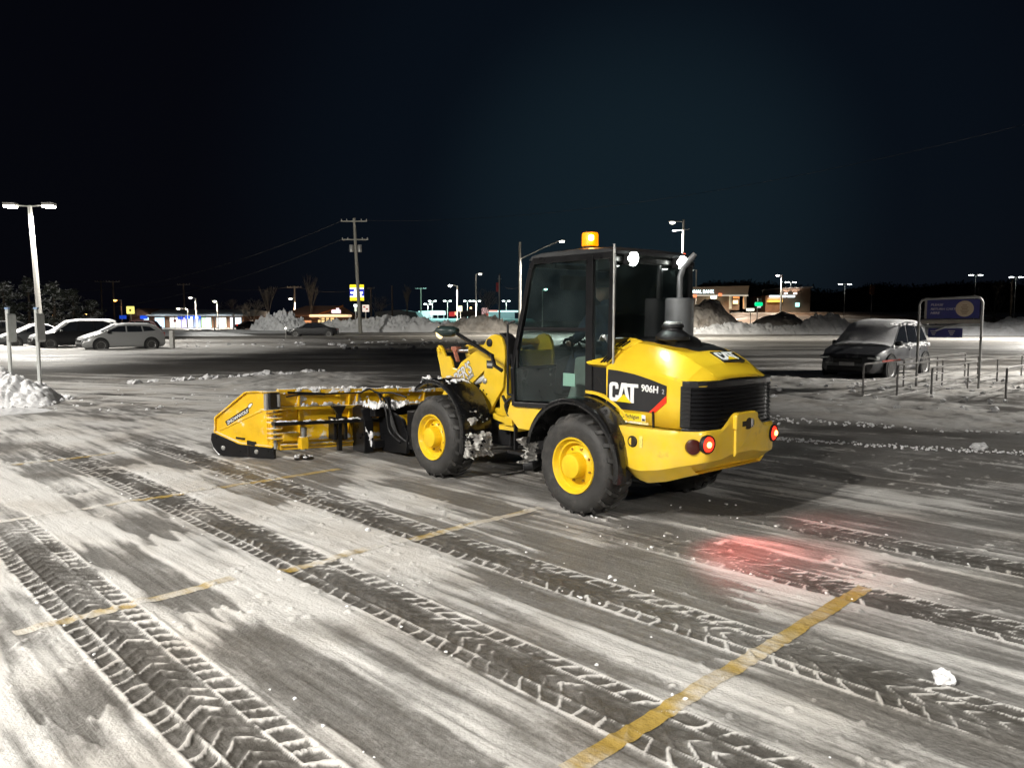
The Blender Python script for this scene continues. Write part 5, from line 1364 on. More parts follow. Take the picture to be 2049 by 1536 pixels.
# ------------------------------------------------------------------ cars
def car(x, y, head, L, W, H, kind, paint, label, snow=1.0, group='cars parked on the snowy lot', lights=None, front_snow=False, side_snow=False):
    """local x forward. kind: suv / sedan / van / hatch"""
    e_ = empty('parked_car', (x, y, 0), math.atan2(head[1], head[0]), label, 'car', group)
    hl = L / 2
    if kind == 'sedan':
        P_ = [(-hl, .62, .62), (-hl + .05, .88, .88), (-hl + .75, .95, .97), (-hl + 1.05, .95, 1.05), (-hl + 1.75, .94, H - .06), (-.15, .93, H), (.35, .92, H - .05), (1.25, .90, .98), (1.5, .90, .92), (hl - .4, .78, .80), (hl - .08, .66, .68), (hl, .50, .50)]
    elif kind == 'van':
        P_ = [(-hl, .62, .9), (-hl + .05, .98, 1.3), (-hl + .12, 1.0, H - .12), (-hl + .5, 1.0, H), (.3, .98, H), (.8, .97, H - .10), (1.55, .95, 1.05), (1.75, .93, .98), (hl - .3, .80, .84), (hl - .05, .66, .70), (hl, .50, .52)]
    else:
        P_ = [(-hl, .62, .80), (-hl + .04, .98, 1.0), (-hl + .15, 1.02, 1.12), (-hl + .45, 1.02, H - .14), (-hl + .85, 1.0, H - .02), (-.2, .99, H), (.35, .98, H - .06), (1.15, .96, 1.08), (1.35, .95, 1.01), (hl - .45, .88, .90), (hl - .12, .74, .77), (hl, .50, .52)]
    rings = []
    for x_, belt, top in P_:
        tp = max(top, belt + .002)
        k = min(1, (hl - abs(x_)) / .5 + .55); wv = W / 2 * (.80 + .20 * min(1, max(0, (hl - abs(x_)) / .6)))
        g_ = (tp - belt) / max(.01, H - .95)
        wt_ = wv * (.97 - .20 * min(1, max(0, g_)))
        zb = .22 if abs(x_) < hl - .05 else .30
        half = [(0, zb), (wv * .86, zb), (wv * .97, zb + .10), (wv, .55 if belt > .58 else belt * .9), (wv * .985, belt * .96), (wv * .95, belt), (wt_ + .01, tp - .05 if tp - belt > .12 else tp - (tp - belt) * .5), (wt_ * .90, tp - .008), (0, tp + .01)]
        rings.append([(x_, v, z_) for v, z_ in half] + [(x_, -v, z_) for v, z_ in half[-2:0:-1]])
    mb = MB(); mb.loft(rings); b_ = mb.build('body', paint, e_, smooth=True, angle=38)
    # wheel arches and wheels
    wr = .345 if kind in ('suv', 'van') else .32
    for ux in (hl - .88, -hl + .82):
        for s_ in (1, -1):
            ww = empty('wheel', (ux, s_ * (W / 2 - .10), wr), 0, parent=e_)
            mb = MB(); mb.lathe([(wr * .62, .11), (wr * .9, .12), (wr, .08), (wr, -.08), (wr * .6, -.1)], (0, 0, 0), (0, s_, 0), 24); mb.build('tyre', RUB, ww, smooth=True)
            mb = MB(); mb.lathe([(0, .10), (wr * .2, .10), (wr * .5, .085), (wr * .63, .118), (wr * .65, .10)], (0, 0, 0), (0, s_, 0), 20); mb.build('rim', GALV, ww, smooth=True)
            mb = MB(); mb.lathe([(wr + .05, .072), (wr + .08, .074), (wr + .08, .0), (wr + .05, .0)], (ux, s_ * (W / 2 - .055), wr + .02), (0, s_, 0), 24, closed=True); mb.build('wheel_arch', BLKM, b_)
            mb = MB(); mb.lathe([(0, .070), (wr + .05, .070), (wr + .05, .0)], (ux, s_ * (W / 2 - .065), wr + .02), (0, s_, 0), 24); mb.build('arch_liner', mat('liner_black', (.006, .006, .006), .8), b_)
    # windows
    def sidew(pts, s_):
        mb = MB()
        def wv(z_, belt=.97): 
            g_ = max(0, (z_ - belt) / (H - belt)); return W / 2 * (.955 - .175 * g_) + .012
        mb.prism(pts, lambda a, b, t: (a, s_ * (wv(b) + t), b), -.03, .0); mb.build('side_window', DARKW, b_)
    for s_ in (1, -1):
        if kind == 'sedan':
            sidew([(1.0, .99), (.40, H - .13), (.02, H - .10), (.02, .98)], s_); sidew([(-.05, .98), (-.05, H - .10), (-.60, H - .13), (-1.15, 1.0)], s_)
        elif kind == 'van':
            sidew([(1.35, 1.08), (.82, H - .20), (.35, H - .18), (.35, 1.08)], s_); sidew([(.25, 1.08), (.25, H - .18), (-hl + .35, H - .2), (-hl + .3, 1.12)], s_)
        else:
            sidew([(.98, 1.10), (.36, H - .17), (-.02, H - .13), (-.02, 1.07)], s_); sidew([(-.10, 1.07), (-.10, H - .13), (-.85, H - .13), (-.90, 1.08)], s_); sidew([(-.98, 1.10), (-.93, H - .15), (-hl + .85, H - .18), (-hl + .55, 1.14)], s_)
        mb = MB(); mb.box(.80, .98, s_ * (W / 2 + .02) - .08, s_ * (W / 2 + .02) + .09, 1.0, 1.14); mb.build('wing_mirror', BLK, b_, bevel=.03)
        for xx in (.0, -.95): 
            mb = MB(); mb.box(xx - .18, xx - .02, s_ * (W / 2 + .004) - .012, s_ * (W / 2 + .004) + .012, .86, .89); mb.build('door_handle', paint, b_)
        mb = MB(); mb.box(hl - .34, hl - .06, s_ * (W / 2 - .24) - .16, s_ * (W / 2 - .24) + .14, .60, .72); mb.build('headlight', mat('headlight_glass', (.4, .42, .42), .15, metal=.4), b_, bevel=.04)
        tlm = LENS if lights else mat('tail_dull', (.28, .02, .02), .3)
        mb = MB(); mb.box(-hl - .01, -hl + .14, s_ * (W / 2 - .27) - .08, s_ * (W / 2 - .27) + .08, .78 if kind != 'sedan' else .70, 1.04 if kind != 'sedan' else .84); mb.build('tail_light', tlm, b_, bevel=.02)
    # windscreen, rear glass, grille, bumper
    ws = [(P_[-5][0], P_[-5][2]), (P_[-6][0], P_[-6][2])] if kind != 'van' else [(1.5, 1.10), (.85, H - .12)]
    (xa, za), (xb, zb) = ((1.13, 1.11), (.42, H - .09)) if kind != 'sedan' else ((1.2, 1.0), (.45, H - .10))
    if kind == 'van': (xa, za), (xb, zb) = (1.50, 1.12), (.88, H - .13)
    if not front_snow: mb = MB(); mb.add([(xa + .03, W * .42, za), (xa + .03, -W * .42, za), (xb + .03, -W * .34, zb + .01), (xb + .03, W * .34, zb + .01)], [(0, 1, 2, 3)]); mb.build('windscreen', DARKW if not front_snow else mat('frosted_glass', (.42, .40, .38), .5, noise=.15), b_)
    mb = MB(); mb.box(hl - .10, hl + .015, -.42, .42, .50, .66); mb.build('grille', BLKM, b_, bevel=.02)
    mb = MB(); mb.box(hl - .10, hl + .02, -.60, .60, .27, .42); mb.build('bumper_intake', BLKM, b_, bevel=.03)
    mb = MB(); mb.box(hl + .01, hl + .03, -.22, .22, .44, .54); mb.build('front_plate', mat('plate_grey', (.3, .3, .3), .5), b_)
    if snow:
        # a skin of snow lying on everything that faces up
        t_ = .055 * snow
        rs = []
        rg = random.Random(int(x * 7))
        q_ = [p for p in P_ if p[2] > (.0 if not front_snow else .0)]
        for i, (x_, belt, top) in enumerate(q_):
            if front_snow and x_ > 1.5: continue
            tp = max(top, belt + .002)
            wv = W / 2 * (.80 + .20 * min(1, max(0, (hl - abs(x_)) / .6)))
            g_ = min(1, max(0, (tp - belt) / max(.01, H - .95))); wt_ = wv * (.97 - .20 * g_)
            tt = t_ * (1 if 0 < i < len(q_) - 1 else .15)
            r_ = []
            for k in range(11):
                f_ = -1 + 2 * k / 10
                zc = tp + tt * (1 - abs(f_) ** 5) * rg.uniform(.8, 1.15) - (.012 if abs(f_) == 1 else 0) - .02 * f_ * f_
                r_.append((x_, f_ * wt_ * (.965 if not front_snow else 1.0), zc + .01))
            r_ += [(x_, wt_ * .95, tp - .05), (x_, -wt_ * .95, tp - .05)]
            rs.append(r_)
        if len(rs) > 2:
            # resample lengthwise
            rr2 = []
            for a, b in zip(rs, rs[1:]):
                for k in range(3):
                    f_ = k / 3; rr2.append([tuple(Vector(p).lerp(Vector(q), f_)) for p, q in zip(a, b)])
            rr2.append(rs[-1])
            mb = MB(); mb.loft(rr2); mb.build('snow_cover', SNOWP if snow > .8 else SNOW, b_, smooth=True, angle=60)
    if side_snow:
        mb = MB(); rg = random.Random(3)
        for k in range(120):
            xx = rg.uniform(-hl + .3, 1.2); zz = rg.choice((.99, 1.02, H - .10)) + rg.gauss(0, .03)
            for s_ in (1,): mb.blob((xx, s_ * (W / 2 - (.03 if zz < 1.1 else .14)), zz), (.07, .035, .03), 1, .5, k)
        mb.build('window_snow', SNOWP, b_, smooth=True)['kind'] = 'stuff'
    return e_
HD = (-.73, -.683)
BK = mat('car_black', (0.008, 0.008, 0.009), .4, coat=.1, spec=.3); GR = mat('car_silver', (0.29, 0.29, 0.285), .4, metal=.3, coat=.3); DG = mat('car_charcoal', (0.035, 0.037, 0.040), .35, coat=.4); DR = mat('car_dark_red', (0.10, 0.012, 0.012), .35, coat=.4); BN = mat('car_dull_white', (0.40, 0.40, 0.39), .4)
Gc = 'cars parked on the snowy lot'
car(11.5, 24.2, (-.72, -.694), 4.55, 1.86, 1.74, 'suv', mat('car_grey', (0.05, 0.052, 0.058), .4, coat=.3, noise=.3, nscale=3, dirt=(.4, .4, .4), dscale=2, dthr=(.55, .75)), 'snow covered dark car with frosted windscreen facing left, beside the cart corral', 1.0, front_snow=True, side_snow=True)
car(PX(238, 43.5), 43.8, HD, 4.35, 1.8, 1.55, 'suv', GR, 'silver crossover under thin snow, nearest of the cars at left', .5)
car(PX(140, 46.5), 47, HD, 4.7, 1.85, 1.72, 'suv', BK, 'black car with snow on its roof, left of the silver crossover', 1.0)
car(PX(68, 48.5), 49, HD, 4.5, 1.8, 1.48, 'sedan', DG, 'low dark car with a white snowy bonnet behind the two sign posts', 1.1)
car(PX(165, 60), 60, HD, 4.9, 1.9, 1.75, 'van', BN, 'pale van whose snowy roof shows above the black car', .9)
car(PX(0, 72), 72, HD, 4.6, 1.8, 1.6, 'suv', BK, 'dark car cut by the left edge of the picture', .7)
car(PX(275, 80), 80, (-1, -.2), 4.6, 1.8, 1.7, 'suv', DR, 'dark red car whose roof shows above the silver crossover', 0)
car(PX(627, 77), 77, (-1, -.12), 4.9, 1.85, 1.46, 'sedan', BK, 'clean black sedan standing alone before the snow ridge', 0)
car(PX(500, 128), 128, (1, .9), 4.6, 1.8, 1.5, 'sedan', BK, 'small dark car with glowing tail lights right of the shop row', 0, lights=True)
# left pylon by the cars (short post)
mb = MB(); mb.box(-.12, .12, -.12, .12, 0, 1.15); o = mb.build('bollard', POLE, bevel=.03); o.location = (PX(345, 44), 44, 0); tag(o, 'short grey bollard in the snow right of the silver crossover', 'bollard')
# delineator with a reflector before the sedan
mb = MB(); mb.tube([(0, 0, 0), (0, 0, 1.0)], .03, 8); o = mb.build('marker_post', POLE); o.location = (PX(573, 70), 70, 0); tag(o, 'thin marker post with a bright reflector before the black sedan', 'marker post')
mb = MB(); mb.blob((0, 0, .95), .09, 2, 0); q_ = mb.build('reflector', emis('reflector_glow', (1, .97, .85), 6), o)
# ================================================================== the far side: poles, signs, shops
def utility_pole(px, d, ytop, label, lean=0, arms=((.4, 1.6), (2.6, 1.6)), can=False, r=.16, group='wooden utility poles behind the lot'):
    H_ = PZ(ytop, d); e_ = empty('utility_pole', (PX(px, d), d, 0), 0, label, 'utility pole', group)
    tx_ = -math.tan(R(lean)) * H_
    mb = MB(); mb.tube([(0, 0, 0), (tx_, 0, H_)], [r, r * .65], 10); mb.build('pole', WOOD if not can else mat('pole_wood_lit', (.26, .25, .22), .8, noise=.2), e_, smooth=True)  # lamp light on the wood put into a paler copy
    for dz_, w_ in arms:
        zz = H_ - dz_; xx = tx_ * zz / H_
        mb = MB(); mb.box(xx - w_, xx + w_, -.16, -.04, zz - .07, zz + .07); ar = mb.build('crossarm', mat('pole_wood_lit', (.26, .25, .22), .8), e_)
        for k in (-.95, -.55, .55, .95):
            mb = MB(); mb.lathe([(0, .22), (.05, .2), (.06, .12), (.04, .0)], (xx + w_ * k, -.1, zz + .07), (0, 0, 1), 8); mb.build('insulator', CONC, ar)
    if can:
        zz = H_ - 3.7; xx = tx_ * zz / H_
        for s_ in (-.5, .5):
            mb = MB(); mb.lathe([(0, .9), (.22, .88), (.27, .8), (.27, .05), (.2, 0)], (xx + s_, -.1, zz - .4), (0, 0, 1), 16); mb.build('transformer', GALV, e_, smooth=True)
    return Vector((PX(px, d) + tx_, d, H_))
u1 = utility_pole(722, 95, 440, 'tall utility pole with two crossarms and paired transformers beside the blue and yellow sign', lean=2.3, can=True, r=.24)
u2 = utility_pole(592, 175, 573, 'utility pole rising behind the orange roofed restaurant', arms=((.3, 1.6),), r=.22)
u3 = utility_pole(372, 175, 568, 'dark utility pole behind the roof of the lit shop row', arms=((.3, 1.4),), r=.2)
u4 = utility_pole(232, 165, 562, 'dark utility pole above the amber street lamp', arms=((.3, 1.4),), r=.2)
u5 = utility_pole(208, 190, 562, 'dim utility pole left of the one above the amber lamp', arms=((.3, 1.4),), r=.2)
u6 = utility_pole(744, 170, 575, 'dim utility pole right of the blue and yellow sign', arms=((.3, .8),), r=.2)
u7 = utility_pole(786, 170, 572, 'dim bare pole second to the right of the blue and yellow sign', arms=(), r=.2)
u8 = utility_pole(843, 230, 576, 'dim far pole left of the bright white flood lamp', arms=((.3, 1.6),), r=.25)
u9 = utility_pole(1000, 210, 548, 'far flagless pole with slack wires left of the lamp pole by the cab', arms=((1.6, .5),), r=.2)
u10 = utility_pole(2018, 92, 556, 'grey pole at the right edge beyond the blue sign', arms=(), r=.17, can=False)
# slack wires
def wire(a, b, sag, label, r=.03):
    a = Vector(a); b = Vector(b); mb = MB()
    mb.tube([a.lerp(b, k / 20) - Vector((0, 0, 4 * sag * (k / 20) * (1 - k / 20))) for k in range(21)], r, 5)
    o = mb.build('power_line', mat('wire_grey', (.03, .03, .03), .8)); tag(o, label, 'power line', 'overhead wires'); return o
wire(u1 + Vector((-1.4, 0, -.3)), (PX(-60, 150), 150, PZ(560, 150)), 5, 'wire sagging left from the upper crossarm of the tall utility pole')
wire(u1 + Vector((-1.4, 0, -2.5)), (PX(-60, 160), 160, PZ(600, 160)), 5, 'wire sagging left from the lower crossarm of the tall utility pole')
wire(u1 + Vector((1.4, 0, -.3)), (PX(2200, 60), 60, PZ(215, 60)), 2.5, 'wire climbing right across the dark sky from the tall utility pole', .014)
wire(u5, (PX(-80, 150), 150, PZ(548, 150)), 1, 'wire running off left above the snowy trees', .04)
wire(u5, u3, 1.2, 'wire between the dim poles above the shop row', .04)
wire(u3, u2, 1.2, 'wire between the shop row pole and the restaurant pole', .04)
wire(u2, u6, 1.2, 'wire behind the blue and yellow sign', .04)
wire(u9 + Vector((0, 0, -1.6)), (PX(1040, 80), 80, PZ(575, 80)), 1.0, 'slack wire between the far pole and the lamp pole by the cab', .03)
# near lamp poles

def cobra(px, d, ytop, hx, hy, label, lens=(1, .95, .82), es=14, W=0, r=.13, m=POLE, col=(1, .93, .8)):
    H_ = PZ(ytop, d); e_ = empty('street_lamp', (PX(px, d), d, 0), 0, label, 'street lamp', 'street lamps beyond the lot')
    mb = MB(); mb.tube([(0, 0, 0), (0, 0, H_)], [r, r * .75], 10); mb.build('pole', m, e_, smooth=True)
    q = Vector((PX(hx, d) - PX(px, d), 0, PZ(hy, d)))
    z0 = min(H_ - .15, q.z); z0 = H_ - max(.1, (q.x ** 2) ** .5 * .42) if q.z > H_ - .6 and abs(q.x) > 2 else min(H_ - .1, q.z)
    mid = Vector((q.x * .6, 0, (z0 + q.z) / 2 + abs(q.x) * .06))
    mb = MB(); mb.tube([(0, 0, z0), mid, q], .045, 8); mb.build('arm', m, e_, smooth=True)
    hw = .32 * max(1, d / 110)
    sgn = 1 if q.x > 0 else -1
    mb = MB(); mb.loft([[(q.x + sgn * a * hw, c * hw * b * .5, q.z + s_ * .10 * b * max(1, d / 110)) for c, s_ in ((-1, 0), (-.6, .8), (.6, .8), (1, 0), (.6, -.5), (-.6, -.5))] for a, b in ((-.2, .4), (.2, .9), (1.0, 1), (1.9, .5))])
    hd = mb.build('lamp_head', m, e_, smooth=True)
    mb = MB(); mb.blob((q.x + sgn * hw * .7, 0, q.z - .10 * max(1, d / 110)), (hw * .75, hw * .5, .12 * max(1, d / 110)), 2, 0); mb.build('lamp_lens', emis('cobra_%d_%d_%d' % (es, lens[1] * 100, lens[2] * 100), lens, es), hd, smooth=True)
    if W: lamp_light((e_.location.x + q.x + sgn * hw * .7, d, q.z - .6), W, None, col, .25)
    return e_
cobra(1040, 80, 487, 1119, 484, 'tall grey pole by the left cab edge with a long thin lamp arm reaching right', es=25, W=26000, r=.17)
c2 = cobra(1363, 70, 443, 1346, 447, 'tall lamp pole rising behind the exhaust pipe of the loader', es=10, W=16000, r=.13)
mb = MB(); mb.bar((-.95, 0, PZ(465, 70)), (.55, 0, PZ(461, 70)), .06, .05); mb.build('cross_stay', POLE, c2)
mb = MB(); mb.box(-.4, .2, -.1, .1, PZ(513, 70), PZ(509, 70)); mb.build('red_lamp', emis('red_glow', (1, .12, .05), 2.5), c2)
cobra(916, 120, 572, 905, 571, 'bright white flood lamp on a pole left of the cab', lens=(1, 1, .82), es=60, W=60000, r=.12)
cobra(953, 125, 549, 958, 548, 'slender lamp pole with one small head beside the bright flood lamp', es=8, r=.11)
cobra(1390, 150, 541, 1384, 541, 'slender lamp pole above the fascia of the bank', es=6, r=.14)
cobra(1560, 150, 551, 1555, 551, 'lamp pole left of the drive through building', es=16, r=.22, lens=(1, .9, .9), W=6000)
cobra(1088 - 3, 100, 580, 1088, 578, 'green tinted lamp seen through the side glass of the cab', lens=(.5, 1, .75), es=30, r=.08)
cobra(395, 140, 597, 388, 595, 'twin headed lamp pole above the roof of the shop row', es=8, W=9000, r=.14)
cobra(438, 140, 604, 436, 602, 'small bright lamp pole at the right part of the shop row roof', es=12, W=9000, r=.12)
cobra(247, 155, 600, 238, 600, 'amber street lamp above the parked cars', lens=(1, .42, .06), es=16, W=900, col=(1, .5, .15), r=.12)
cobra(124, 130, 628, 115, 628, 'amber street lamp low among the snowy trees behind the leaning pole', lens=(1, .42, .06), es=16, W=900, col=(1, .5, .15), r=.12)
cobra(184, 150, 627, 177, 627, 'small amber street lamp between the trees and the shops', lens=(1, .6, .2), es=9, r=.1)
cobra(378, 140, 618, 363, 617, 'white curved lamp before the roof edge of the shop row', es=3.5, r=.06)
# far lots: twin lamps
for px, py, d, lb in ((857, 608, 250, 'farthest left and lowest of the small twin lamps'), (866, 602, 250, 'small twin lamp second from the left of the far row'), (896, 602, 250, 'brightest small twin lamp of the far row, left of the flood lamp'), (936, 602, 250, 'small twin lamp of the far row just left of the bare tree'), (954, 602, 250, 'small twin lamp of the far row in front of the bare tree'), (1013, 602, 250, 'small twin lamp of the far row right of the flag pole'),
                      (1578, 565, 190, 'twin lamp standing behind the drive through building'), (1686, 569, 125, 'pair of white lamps above the dark trees, left of the blue sign'), (1945, 551, 125, 'pair of white lamps high above the blue sign'), (2025, 555, 125, 'pair of white lamps at the right edge above the pole')):
    light_pole(PX(px, d), d, PZ(py, d), (0, 180), lb, 'small twin lamps far beyond the lot', W=0 if d != 250 else 3500, es=22, r=.14 if d > 180 else .05, arm=.5, headsize=1.7 if d > 180 else 1.1, lens=(.9, 1, .98), power_col=(.75, 1.0, .95))
lamp_light((PX(900, 225), 225, 16), 26000, None, (.45, 1.0, .92), .5)  # added teal light without a pole, tints the far snow field

# ------------------------------------------------------------------ illuminated signs on poles
def sign_pole(px, d, label, cat='sign', r=.14, ztop=None, group=None):
    e_ = empty('lit_sign', (PX(px, d), d, 0), 0, label, cat, group)
    mb = MB(); mb.tube([(0, 0, 0), (0, 0, ztop)], r, 10); mb.build('pole', POLE, e_, smooth=True); return e_
def local_rect(e_, px0, px1, py0, py1, d, name, m, t0=-.3, t1=.0, parent=None, bev=0):
    ox = e_.location.x; mb = MB()
    mb.box(PX(px0, d) - ox, PX(px1, d) - ox, t0, t1, PZ(py1, d) - e_.location.z, PZ(py0, d) - e_.location.z); return mb.build(name, m, parent or e_, bevel=bev)
SY = emis('sign_yellow_lit', (1.0, .80, .0), 1.15); SB = emis('sign_blue_lit', (0.01, .03, .55), .9); SW = emis('sign_white_lit', (.95, 1, 1), 2.2)
d = 104
s_ = sign_pole(719, d, 'illuminated yellow and blue pylon sign crossed by the utility pole', ztop=PZ(572, d))
bx = local_rect(s_, 703, 731.5, 570, 602.5, d, 'cabinet', BLKM, -.35, .0, bev=.1)
local_rect(s_, 703.5, 731, 570.5, 577, d, 'yellow_panel', SY, -.42, -.352, bx); local_rect(s_, 703.5, 731, 595.5, 602, d, 'yellow_panel', SY, -.42, -.352, bx)
local_rect(s_, 703.5, 731, 577, 595.5, d, 'blue_panel', SB, -.42, -.352, bx); local_rect(s_, 703.5, 731, 577.2, 578.8, d, 'white_stripe', SW, -.43, -.421, bx); local_rect(s_, 703.5, 731, 593, 594.5, d, 'white_stripe', SW, -.43, -.421, bx)
for (a, b, y0, y1) in ((712, 722, 580.5, 583.5), (705, 729, 584.5, 588), (711, 726, 589, 592)): local_rect(s_, a, b, y0, y1, d, 'white_lettering', SW, -.43, -.421, bx)
s_ = sign_pole(713, 108, 'small white illuminated sign under the blue and yellow one, left of the pole', ztop=PZ(615, 108), r=.08)
local_rect(s_, 710, 716.5, 609, 614, 108, 'panel', SW, -.2, 0); local_rect(s_, 711.5, 715, 614, 623, 108, 'panel_lower', emis('sign_dim', (.8, .9, .7), 1.0), -.2, 0)
s_ = sign_pole(733, 108, 'small pale emblem sign under the blue and yellow one, right of the pole', ztop=PZ(615, 108), r=.08)
local_rect(s_, 727, 740, 610, 624, 108, 'panel', emis('sign_pinkish', (.9, .75, .65), .8), -.2, 0)
for (a, b, y0, y1) in ((729, 733, 613, 616), (734, 738, 617, 620)): local_rect(s_, a, b, y0, y1, 108, 'emblem_mark', REDP, -.25, -.201)
s_ = sign_pole(265, 120, 'square yellow illuminated sign left of the shop row', ztop=PZ(614, 120), r=.07)
local_rect(s_, 258, 273, 613, 628, 120, 'panel', emis('sign_pale_yellow', (1, .88, .22), 1.1), -.3, 0, bev=.08); local_rect(s_, 264, 268, 618.5, 623, 120, 'mark', mat('mark_dull', (.3, .2, .02), .5), -.32, -.301)
s_ = sign_pole(922, 130, 'small cream illuminated sign under the bright flood lamp', ztop=PZ(613, 130), r=.06)
local_rect(s_, 917, 925.5, 612, 623, 130, 'panel', emis('sign_cream', (1, .95, .65), 1.3), -.3, 0, bev=.08)
s_ = sign_pole(1740, 110, 'dull orange road sign on a thin post among the dark trees', ztop=PZ(572, 110), r=.05)
local_rect(s_, 1735.5, 1745, 571, 590, 110, 'panel', mat('orange_dull', (.30, .12, .05), .6), -.1, 0)
s_ = sign_pole(1513, 130, 'glowing green sign right of the bank', ztop=PZ(606, 130), r=.08)
local_rect(s_, 1507, 1523, 605, 612.5, 130, 'panel', emis('sign_green', (.0, .75, .28), 1.2), -.3, 0, bev=.15); local_rect(s_, 1513, 1519, 613, 616, 130, 'panel_lower', emis('sign_dimwhite', (.8, .85, .8), .8), -.3, 0); local_rect(s_, 1513, 1521, 597, 604, 130, 'panel_upper', mat('panel_grey', (.4, .45, .45), .5), -.2, 0)
s_ = sign_pole(1500, 118, 'low glowing white strip sign at the foot of the bank', ztop=PZ(619, 118), r=.05)
local_rect(s_, 1491, 1506, 617, 622, 118, 'panel', emis('sign_lowwhite', (1, .98, .8), 1.6), -.3, 0)

# ------------------------------------------------------------------ buildings
BRICK = mat('brick_brown', (0.22, 0.11, 0.06), .85, noise=.3, nscale=1.5)
def bwindow(e_, px0, px1, py0, py1, d, m, name='window', frame_m=None):
    f_ = local_rect(e_, px0 - .4, px1 + .4, py0 - .4, py1 + .4, d, name, frame_m or BLKM, -.12, .05)
    local_rect(e_, px0, px1, py0, py1, d, 'pane', m, -.16, -.121, f_); return f_
# shop row
d = 150
sh = empty('shop_row', (PX(390, d), d, 0), 0, 'long low row of brightly lit shops beyond the parked cars at left', 'shop')
local_rect(sh, 262, 489, 630, 657, d, 'wall', BRICK, .06, 14)
mb = MB(); ox = sh.location.x
x0, x1 = PX(300, d) - ox, PX(492, d) - ox
mb.prism([(-1.2, PZ(632, d)), (-1.2, PZ(630, d)), (5, PZ(619, d)), (15, PZ(622, d)), (15, PZ(632, d))], lambda a, b, t: (t, a, b), x0, x1)
mb.build('roof', mat('roof_snowy', (.42, .45, .46), .7, noise=.2, nscale=.5), sh)
mb = MB(); mb.prism([(PX(262, d) - ox, PZ(632, d)), (PX(285, d) - ox, PZ(617, d)), (PX(312, d) - ox, PZ(632, d))], lambda a, b, t: (a, t, b), -1.0, 14); mb.build('gable', BRICK, sh)
def L_(c, s): return emis('pane_%d_%d_%d_%d' % (c[0] * 99, c[1] * 99, c[2] * 99, s * 10), c, s)
for (a, b, c, s) in ((291, 301, (.7, .95, 1), 1.2), (313, 332, (.62, .82, 1.0), 1.1), (343, 352, (.95, .95, .88), 1.3), (354, 364, (.95, .93, .85), 1.3), (366, 376, (.75, .68, 1.0), 1.0), (378, 389, (.72, .8, 1), 1.3), (391, 404, (.5, .6, .8), .5), (406, 413, (.68, .95, .55), .9), (414, 425, (.75, 1, .95), 1.2), (436, 445, (.8, .85, .9), 1.0), (446, 455, (.95, .95, .8), 1.2), (463, 471, (.9, .9, 1), 1.4), (473, 485, (.75, .9, 1), 1.2)):
    bwindow(sh, a, b, 635, 655, d, L_(c, s))
for (a, b, y0, y1, s) in ((377, 405, 632, 638, .8), (288, 299, 631, 638, .45), (247, 257, 631, 638, .35), (362, 370, 633, 639, .15)):
    local_rect(sh, a, b, y0, y1, d, 'blue_awning', L_((.02, .12, 1.0), s), -1.0, -.2)
mb = MB(); mb.lathe([(0, .05), (.3, .05), (.3, 0)], (PX(353, d) - ox, -.2, PZ(641.5, d)), (0, -1, 0), 16); mb.build('round_mark', mat('mark_maroon', (.12, .02, .015), .6), sh)
for a, b in ((397, 403), (388, 392)): local_rect(sh, a, b, 634, 637, d, 'sign_letter', SW, -1.03, -1.0)
local_rect(sh, 302, 315, 652, 657, d, 'planter', mat('planter_orange', (.5, .25, .08), .7), -2, -1)
lamp_light((PX(330, d), d - 6, 5), 2500, None, (.85, .95, 1), 1.0); lamp_light((PX(440, d), d - 6, 5), 2500, None, (.85, .95, 1), 1.0)
mb = MB(); mb.tube([(0, 0, 0), (0, 0, 2.6)], .12, 8); o = mb.build('marker_post', POLE); o.location = (PX(469, 120), 120, 0); tag(o, 'pale post before the right end of the shop row', 'post', 'pale posts before the shop row')
mb = MB(); mb.tube([(0, 0, 0), (0, 0, 2.2)], .10, 8); o = mb.build('marker_post', POLE); o.location = (PX(431, 120), 120, 0); tag(o, 'darker post left of the pale one before the shop row', 'post', 'pale posts before the shop row')
# restaurant with orange roof
d = 150
rs = empty('restaurant', (PX(625, d), d, 0), 0, 'restaurant with a big orange brown roof and glowing canopy behind the black sedan', 'restaurant')
ox = rs.location.x
local_rect(rs, 556, 700, 632, 655, d, 'wall', BRICK, .1, 14)
def q3(px, py, y): return (PX(px, d) - ox, y, PZ(py, d))
mb = MB(); mb.add([q3(551, 634, -1.5), q3(630, 633, -1.5), q3(676, 611, 5), q3(600, 611.5, 5), q3(551, 634, 12), q3(630, 633, 12)], [(0, 1, 2, 3), (3, 2, 5, 4), (0, 3, 4)])
mb.build('roof', mat('roof_orange', (.42, .25, .17), .8, noise=.2, nscale=1), rs)
mb = MB(); mb.add([q3(630, 633.5, -1.4), q3(676, 611.5, 4.9), q3(708, 633, 4.9), q3(708, 640, -1.3), q3(630, 640, -1.3)], [(0, 1, 2, 3, 4)]); mb.build('gable', BRICK, rs)
mb = MB(); mb.bar(q3(629, 634, -1.6), q3(677, 611, 4.8), .25, .35); mb.build('gable_edge', mat('edge_orange', (.5, .18, .05), .6), rs)
local_rect(rs, 633, 709, 629.5, 634.5, d, 'canopy', L_((1, .72, .42), .9), -5, -1.5, bev=.2)
for a, b in ((638, 643), (645, 651), (654, 660), (663, 670)): bwindow(rs, a, b, 636, 645, d, L_((1, .70, .30), 1.1))
local_rect(rs, 670, 688, 620, 627, d, 'roof_sign', L_((.95, .75, .85), 1.1), -2.4, -1.8, bev=.15); local_rect(rs, 679, 685, 616.5, 620, d, 'roof_sign_top', L_((.95, .8, .85), 1.1), -2.4, -1.8, bev=.15)
bwindow(rs, 605, 625, 641, 646, d, L_((1, .45, .2), .6)); bwindow(rs, 535, 550, 640, 646, d, L_((1, .5, .2), .8))
local_rect(rs, 712, 745, 636, 644, d, 'low_wing', BRICK, 0, 6)
